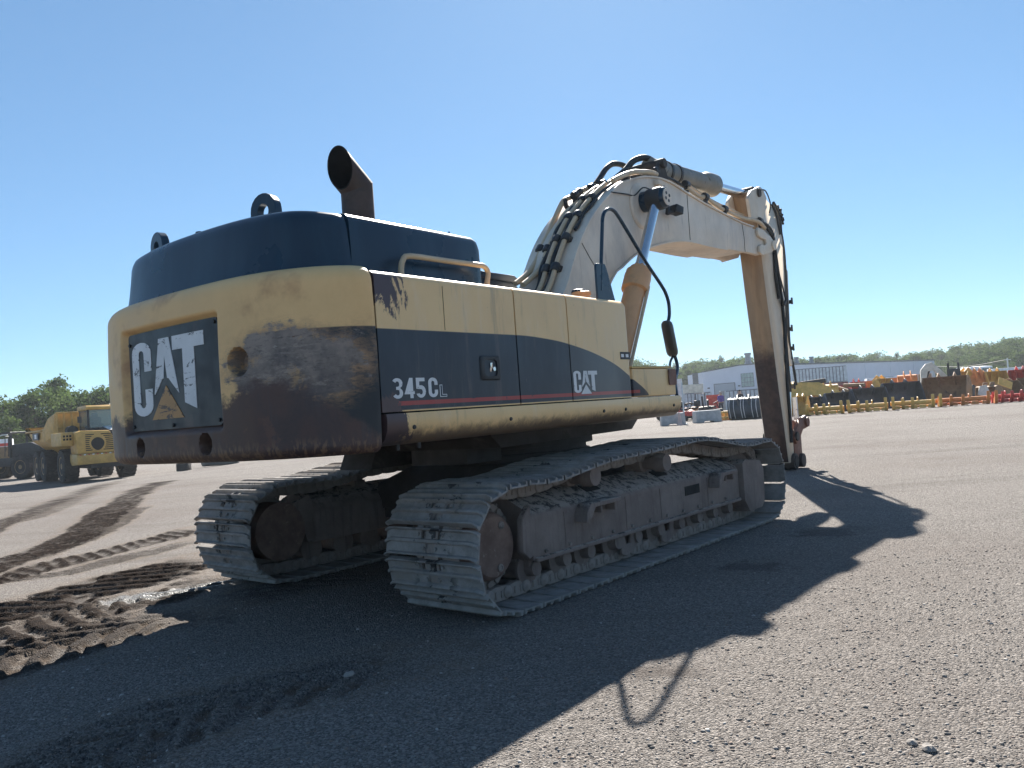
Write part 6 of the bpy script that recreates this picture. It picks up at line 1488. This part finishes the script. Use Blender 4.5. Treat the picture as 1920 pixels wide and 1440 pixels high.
# ---- warehouse
def warehouse():
    A = base(1322, 141); B = base(1452, 134); C = base(1756, 178); h0 = 5.9
    t = thing('warehouse', 'long pale blue grey warehouse with roller doors and dark roof edge', 'warehouse', B)
    def L(p): return Vector((p.x - B.x, p.y - B.y, 0))
    a, b, c = L(A), Vector((0, 0, 0)), L(C); back = Vector((8, 40, 0)); hA = 5.9
    front = [(0, 0), (1, 0), (1, 6.3), (.55, 6.35), (0, 5.75)]
    def P(f, z): q = a.lerp(b, f); return (q.x, q.y, z)
    nrm = Vector((-(b - a).y, (b - a).x, 0)).normalized()
    m = MB(); vs = [P(f, z) for f, z in front]; k = len(vs); vs2 = [(v[0] + back.x * .05, v[1] + 14, v[2]) for v in vs]
    m.add(vs + vs2, [list(range(k)), list(range(k, 2*k))[::-1]] + [[i, (i+1) % k, k + (i+1) % k, k + i] for i in range(k)]); m.build('front_wall', M['wall_grey'], t)
    N = 6
    for i in range(N):                                     # wall bays with dark joints between
        p = b.lerp(c, i / N); q = b.lerp(c, (i + 1) / N); d = (q - p).normalized(); p2 = p + d * .12; n2 = Vector((-d.y, d.x, 0)) * .25
        m = MB(); m.add([(p2.x, p2.y, 0), (q.x, q.y, 0), (q.x, q.y, h0), (p2.x, p2.y, h0), (p2.x + n2.x, p2.y + n2.y, 0), (q.x + n2.x, q.y + n2.y, 0), (q.x + n2.x, q.y + n2.y, h0), (p2.x + n2.x, p2.y + n2.y, h0)], [(0,1,2,3),(5,4,7,6),(1,5,6,2),(4,0,3,7),(3,2,6,7),(1,0,4,5)]); m.build('wall_bay', M['wall_grey'], t)
    d = (c - b).normalized(); n = Vector((-d.y, d.x, 0))
    core = MB(); p, q = b + n * .3, c + n * .3; r_, s_ = c + n * 16, b + n * 16; core.add([(v.x, v.y, z) for z in (0, h0 - .05) for v in (p, q, r_, s_)], [(0,1,2,3),(4,5,6,7),(0,1,5,4),(1,2,6,5),(2,3,7,6),(3,0,4,7)]); core.build('hall', M['roof_edge'], t)
    m = MB(); m.tube([(b.x, b.y, h0 + .05), (c.x, c.y, h0 + .05)], .16, 4); m.build('roof_edge', M['roof_edge'], t)
    m = MB(); m.tube([P(f, z + .05) for f, z in front[2:]], .12, 4); m.build('gable_edge', M['roof_edge'], t)
    def on_front(f0, f1, z0, z1, nm, mt, par, off=.06):
        q0, q1 = a.lerp(b, f0) - nrm * off, a.lerp(b, f1) - nrm * off; i0, i1 = a.lerp(b, f0) + nrm * .02, a.lerp(b, f1) + nrm * .02
        m = MB(); m.add([(q0.x, q0.y, z0), (q1.x, q1.y, z0), (q1.x, q1.y, z1), (q0.x, q0.y, z1), (i0.x, i0.y, z0), (i1.x, i1.y, z0), (i1.x, i1.y, z1), (i0.x, i0.y, z1)], [(0,1,2,3),(5,4,7,6),(1,5,6,2),(4,0,3,7),(3,2,6,7),(1,0,4,5)]); return m.build(nm, M[mt], par)
    dr = on_front(.155, .47, 0, 3.55, 'door_frame', 'roof_edge', t, .05); on_front(.165, .46, 0, 3.45, 'roller_door', 'door_grey', dr, .09)
    wf = on_front(.56, .74, 2.6, 4.95, 'window', 'vent', t, .05)
    for i in range(4):
        for k in range(3): on_front(.568 + i * .043, .604 + i * .043, 2.72 + k * .75, 3.38 + k * .75, 'pane', 'glass_pale', wf, .08)
    for f, w_, z1 in ((.33, .06, 2.6), (.62, .06, 2.9), (.76, .05, 2.9), (.90, .05, 2.9)):
        p, q = b.lerp(c, f) - n * .1, b.lerp(c, f + w_) - n * .1; m = MB(); m.add([(p.x, p.y, 0), (q.x, q.y, 0), (q.x, q.y, z1), (p.x, p.y, z1), (p.x + n.x*.12, p.y + n.y*.12, 0), (q.x + n.x*.12, q.y + n.y*.12, 0), (q.x + n.x*.12, q.y + n.y*.12, z1), (p.x + n.x*.12, p.y + n.y*.12, z1)], [(0,1,2,3),(5,4,7,6),(1,5,6,2),(4,0,3,7),(3,2,6,7),(1,0,4,5)]); m.build('side_door', M['door_grey'], t)
    for u, y, w_, h_ in ((1409, 138, .95, 2.5), (1499, 146, .75, 1.55), (1527, 150, .7, 1.6), (1482, 146, 1.6, .8)):
        q = base(u, y); q = Vector((q.x - B.x, q.y - B.y, h0)); m = MB(); m.lathe(q, q + Vector((0, 0, h_)), [(w_ * .75, 0), (w_ * .75, .25), (w_ * .5, .45), (w_ * .5, .85), (w_ * .62, .87), (w_ * .62, 1)], 12); m.build('roof_vent', M['vent'], t, smooth=35)
    for f in (.08, .53): q = a.lerp(b, f) - nrm * .2; m = MB(); m.cbox((q.x, q.y, 2.9), (.35, .25, .2)); m.build('wall_lamp', M['roof_edge'], t)
mat('glass_pale', (.35, .45, .42), .2)
warehouse()

# ------------------------------------------------------------------ trees
def leaf_mat(name, c1, c2):
    t = NT(name); nt = t.t; co = t.obj()
    rn = t.n('ShaderNodeObjectInfo').outputs['Random']; at = t.attr('shade')
    c = t.mix(at, c1, c2); c = t.mix(t.m_('MULTIPLY', rn, .35), c, tuple(x * 1.35 for x in c2))
    out = nt.nodes['Material Output']; df = t.n('ShaderNodeBsdfDiffuse', {0: c}); tr = t.n('ShaderNodeBsdfTranslucent', {0: t.mix(.5, c, (.11, .17, .04))}); mx = t.n('ShaderNodeMixShader', {0: .38, 1: df.outputs[0], 2: tr.outputs[0]})
    nt.links.new(mx.outputs[0], out.inputs[0]); return t.m
M['leaf'] = leaf_mat('foliage', (.035, .055, .024), (.075, .108, .042)); M['leaf_dark'] = leaf_mat('foliage_dark', (.022, .038, .022), (.05, .075, .036)); M['leaf_light'] = leaf_mat('foliage_light', (.055, .078, .03), (.105, .135, .055))
M['bark'] = paint('bark', (.09, .07, .055), .9, bump=.4)
def make_tree(seed, H, W, mt, n=2600, leaf=.2, airy=0.0, conic=0.0, spire=0):
    """trunk with limbs (one mesh) and a crown of leaf-sized faces gathered in clumps along the limbs"""
    g = np.random.default_rng(seed); gg = random.Random(seed)
    w = MB(); tr = [Vector((0, 0, -.1))]
    for k in range(1, 7): tr.append(Vector((gg.uniform(-.12, .12) * k * .3, gg.uniform(-.12, .12) * k * .3, H * .86 * k / 6)))
    w.tube(tr, [H * .022 * (1 - k / 7.5) for k in range(7)], 8)
    cl = []
    nb = int(26 + W * 3)
    for k in range(nb):
        t_ = gg.uniform(.16, .99); i = min(int(t_ * 6), 5); a = tr[i].lerp(tr[i+1], t_ * 6 - i)
        prof = (1 - t_) ** .8 * 1.15 if conic else math.sin(math.pi * min(1, .16 + t_ * .84)) ** .6
        ang = k * 2.4 + gg.uniform(-.5, .5); rr = W * .5 * prof * gg.uniform(.55, 1.05) + .15
        e = a + Vector((math.cos(ang) * rr, math.sin(ang) * rr, gg.uniform(.05, .5) * rr * (.2 if conic else 1) + gg.uniform(0, .06) * H))
        w.tube([a, a.lerp(e, .5) + Vector((0, 0, .08 * rr)), e], [H * .007, H * .003], 5, smooth=2)
        cl.append((e, gg.uniform(.5, 1.0) * (W * .2 if not conic else W * .15))); cl.append((a.lerp(e, .6), W * .16))
    cl.append((tr[-1] + Vector((0, 0, H * .06)), W * .14))
    C = np.array([[*c, r] for c, r in cl]); pr = C[:, 3] ** 2; pr /= pr.sum(); pick = g.choice(len(C), n, p=pr)
    d = g.normal(size=(n, 3)); d /= np.linalg.norm(d, axis=1)[:, None]; rad = g.random(n) ** (.45 + airy)
    P = C[pick, :3] + d * (rad * C[pick, 3])[:, None] * np.array([1.1, 1.1, .8])
    P[:, 2] = np.maximum(P[:, 2], .25)
    nrm = g.normal(size=(n, 3)) + np.array([0, 0, .5]); nrm /= np.linalg.norm(nrm, axis=1)[:, None]
    tt = np.cross(nrm, g.normal(size=(n, 3))); tt /= np.linalg.norm(tt, axis=1)[:, None]; bb = np.cross(nrm, tt)
    s = leaf * (.5 + g.random(n))[:, None]
    V = np.stack([P - tt * s, P - bb * s * .55, P + tt * s, P + bb * s * .55], 1).reshape(-1, 3)
    me = bpy.data.meshes.new('crown'); me.vertices.add(4 * n); me.vertices.foreach_set('co', V.astype(np.float32).ravel()); F = np.arange(4 * n, dtype=np.int32)
    me.loops.add(4 * n); me.polygons.add(n); me.loops.foreach_set('vertex_index', F); me.polygons.foreach_set('loop_start', np.arange(0, 4 * n, 4, dtype=np.int32)); me.update(calc_edges=True)
    a = me.attributes.new('shade', 'FLOAT', 'POINT'); cs = g.random(len(C))[pick]; a.data.foreach_set('value', np.repeat(np.clip(.5 * cs + .5 * g.random(n), 0, 1), 4).astype(np.float32)); me.materials.append(M[mt])
    return w.mesh('trunk', M['bark'], smooth=50), me
KINDS = [make_tree(1, 8, 5.5, 'leaf', 4200, .15), make_tree(2, 8, 5.0, 'leaf_dark', 4200, .15), make_tree(3, 8, 5.8, 'leaf_light', 4200, .14, .1), make_tree(4, 8, 4.2, 'leaf', 2600, .15, .2, 0, 3), make_tree(5, 9, 4.2, 'leaf_dark', 4000, .13, 0, 1), make_tree(6, 8, 4.6, 'leaf_light', 3600, .15, .1, 0, 4), make_tree(7, 8, 6.4, 'leaf_dark', 4600, .16)]
KH = [8, 8, 8, 8, 9, 8, 8]
def tree(k, loc, h, label, group, wide=1.0, rz=None, name='tree'):
    t = thing(name, label, name.replace('_', ' '), loc, rnd.uniform(0, 6.3) if rz is None else rz, group); s = h / KH[k]; t.scale = (s * wide, s * wide, s)
    link('trunk', KINDS[k][0], t); link('crown', KINDS[k][1], t); return t
# the row behind the dump truck
LT0 = 'leafy green tree in the row behind the dump truck'
for u, y, top, k, wd in ((-40, 84, 735, 0, 1.1), (8, 82, 742, 2, 1.1), (40, 86, 745, 5, 1.0), (24, 78, 778, 5, .9), (70, 84, 728, 1, 1.05), (98, 88, 722, 0, 1.1), (118, 96, 702, 3, .9), (132, 84, 738, 2, 1.1), (160, 86, 733, 0, 1.1), (185, 84, 727, 6, 1.0), (206, 88, 720, 1, 1.0), (235, 85, 726, 0, 1.1), (270, 88, 722, 2, 1.0), (310, 90, 728, 1, 1.1), (-90, 86, 728, 6, 1.1), (-140, 84, 735, 1, 1.1), (352, 92, 735, 0, 1.1), (400, 95, 738, 6, 1.1), (60, 92, 765, 6, 1.2), (150, 94, 765, 1, 1.3)):
    p = base(u, y); hgt = AD(u, top, y).z - p.z
    lab = {3: 'tall airy tree standing above the row behind the dump truck', 0: LT0, 1: 'dark green tree in the row behind the dump truck', 6: 'broad dark tree in the row behind the dump truck', 2: 'pale green tree in the row behind the dump truck', 5: 'light green young tree in the row behind the dump truck'}[k]
    tree(k, p, hgt * 1.02, lab, 'trees behind the dump truck', wd)
# the wood behind warehouse and yard
tops = [(1150, 690), (1200, 662), (1230, 690), (1260, 680), (1290, 668), (1330, 672), (1370, 660), (1392, 662), (1450, 668), (1540, 660), (1580, 664), (1620, 660), (1660, 660), (1700, 658), (1730, 655), (1760, 650), (1790, 646), (1820, 640), (1850, 640), (1880, 632), (1905, 622), (1960, 625), (2060, 615), (2200, 600)]
g_ = random.Random(21); u = 1060
LBL = ['green tree of the wood behind the warehouse', 'dark green tree of the wood behind the warehouse', 'pale green tree of the wood behind the warehouse', 'thin airy tree of the wood behind the warehouse', 'dark spruce of the wood behind the warehouse', 'light green spiky tree of the wood behind the warehouse', 'broad dark tree of the wood behind the warehouse']
for row, (dep, dv) in enumerate(((235, -2), (215, 4), (198, 14), (190, 26))):
    u = 1080 + row * 7
    while u < 2150:
        y = dep + g_.uniform(-8, 8) - (max(0, u - 1740) * .16)
        tp = np.interp(u, [a for a, _ in tops], [b for _, b in tops]) + dv + g_.uniform(-5, 7)
        hid = 1440 < u < 1752 and row > 1
        if not hid and not (row == 3 and u < 1760):
            p = base(u, y); h = AD(u, tp, y).z - p.z
            k = g_.choice([0, 1, 2, 5, 6, 0, 4 if row < 2 else 1, 3 if row == 0 else 5]); 
            tree(k, p, max(3, h * .95), LBL[k], 'wood behind the warehouse', g_.uniform(.85, 1.15) * (1.15 if k != 4 else .9))
        u += g_.uniform(13, 21) * (1.15 if row else 1)
for u, y, h in ((1843, 118, 2.6), (1868, 116, 3.0), (1880, 120, 2.4), (1828, 122, 2.2), (1905, 122, 2.2)):
    tree(2, base(u, y), h, 'low pale bush at the foot of the wood', 'bushes before the wood', 1.3, None, 'bush')

# the wood goes on behind the excavator and past both ends of the yard
g_ = random.Random(33)
for lo, hi, d0, d1 in ((-420, -150, 86, 86), (410, 1085, 105, 225), (430, 1075, 120, 240), (2160, 2500, 190, 150)):
    u = lo
    while u < hi:
        y = d0 + (d1 - d0) * (u - lo) / (hi - lo) + g_.uniform(-6, 6); k = g_.choice([0, 1, 2, 6, 5]); p = base(u, y)
        tree(k, p, g_.uniform(7.5, 10) if hi < 2000 else g_.uniform(11, 13), ('green', 'dark green', 'pale green', '', '', 'light green', 'broad dark')[k] + ' tree of the wood stretching behind the excavator', 'wood behind the excavator', g_.uniform(1.0, 1.25))
        u += g_.uniform(3.2, 4.6) * F_PX / y

# ------------------------------------------------------------------ the air: thin summer haze over the yard
hz = bpy.data.materials.new('haze'); hz.use_nodes = True; hz.node_tree.nodes.clear()
hv = hz.node_tree.nodes.new('ShaderNodeVolumePrincipled'); hv.inputs['Color'].default_value = (.86, .93, 1.0, 1); hv.inputs['Density'].default_value = .0004; hv.inputs['Anisotropy'].default_value = .2
ho = hz.node_tree.nodes.new('ShaderNodeOutputMaterial'); hz.node_tree.links.new(hv.outputs[0], ho.inputs['Volume'])
m = MB(); m.box((-1600, -80, -3), (1600, 2600, 22)); o = m.build('haze', hz, smooth=0); tag(o, 'thin pale summer haze over the yard', None, None, 'stuff')
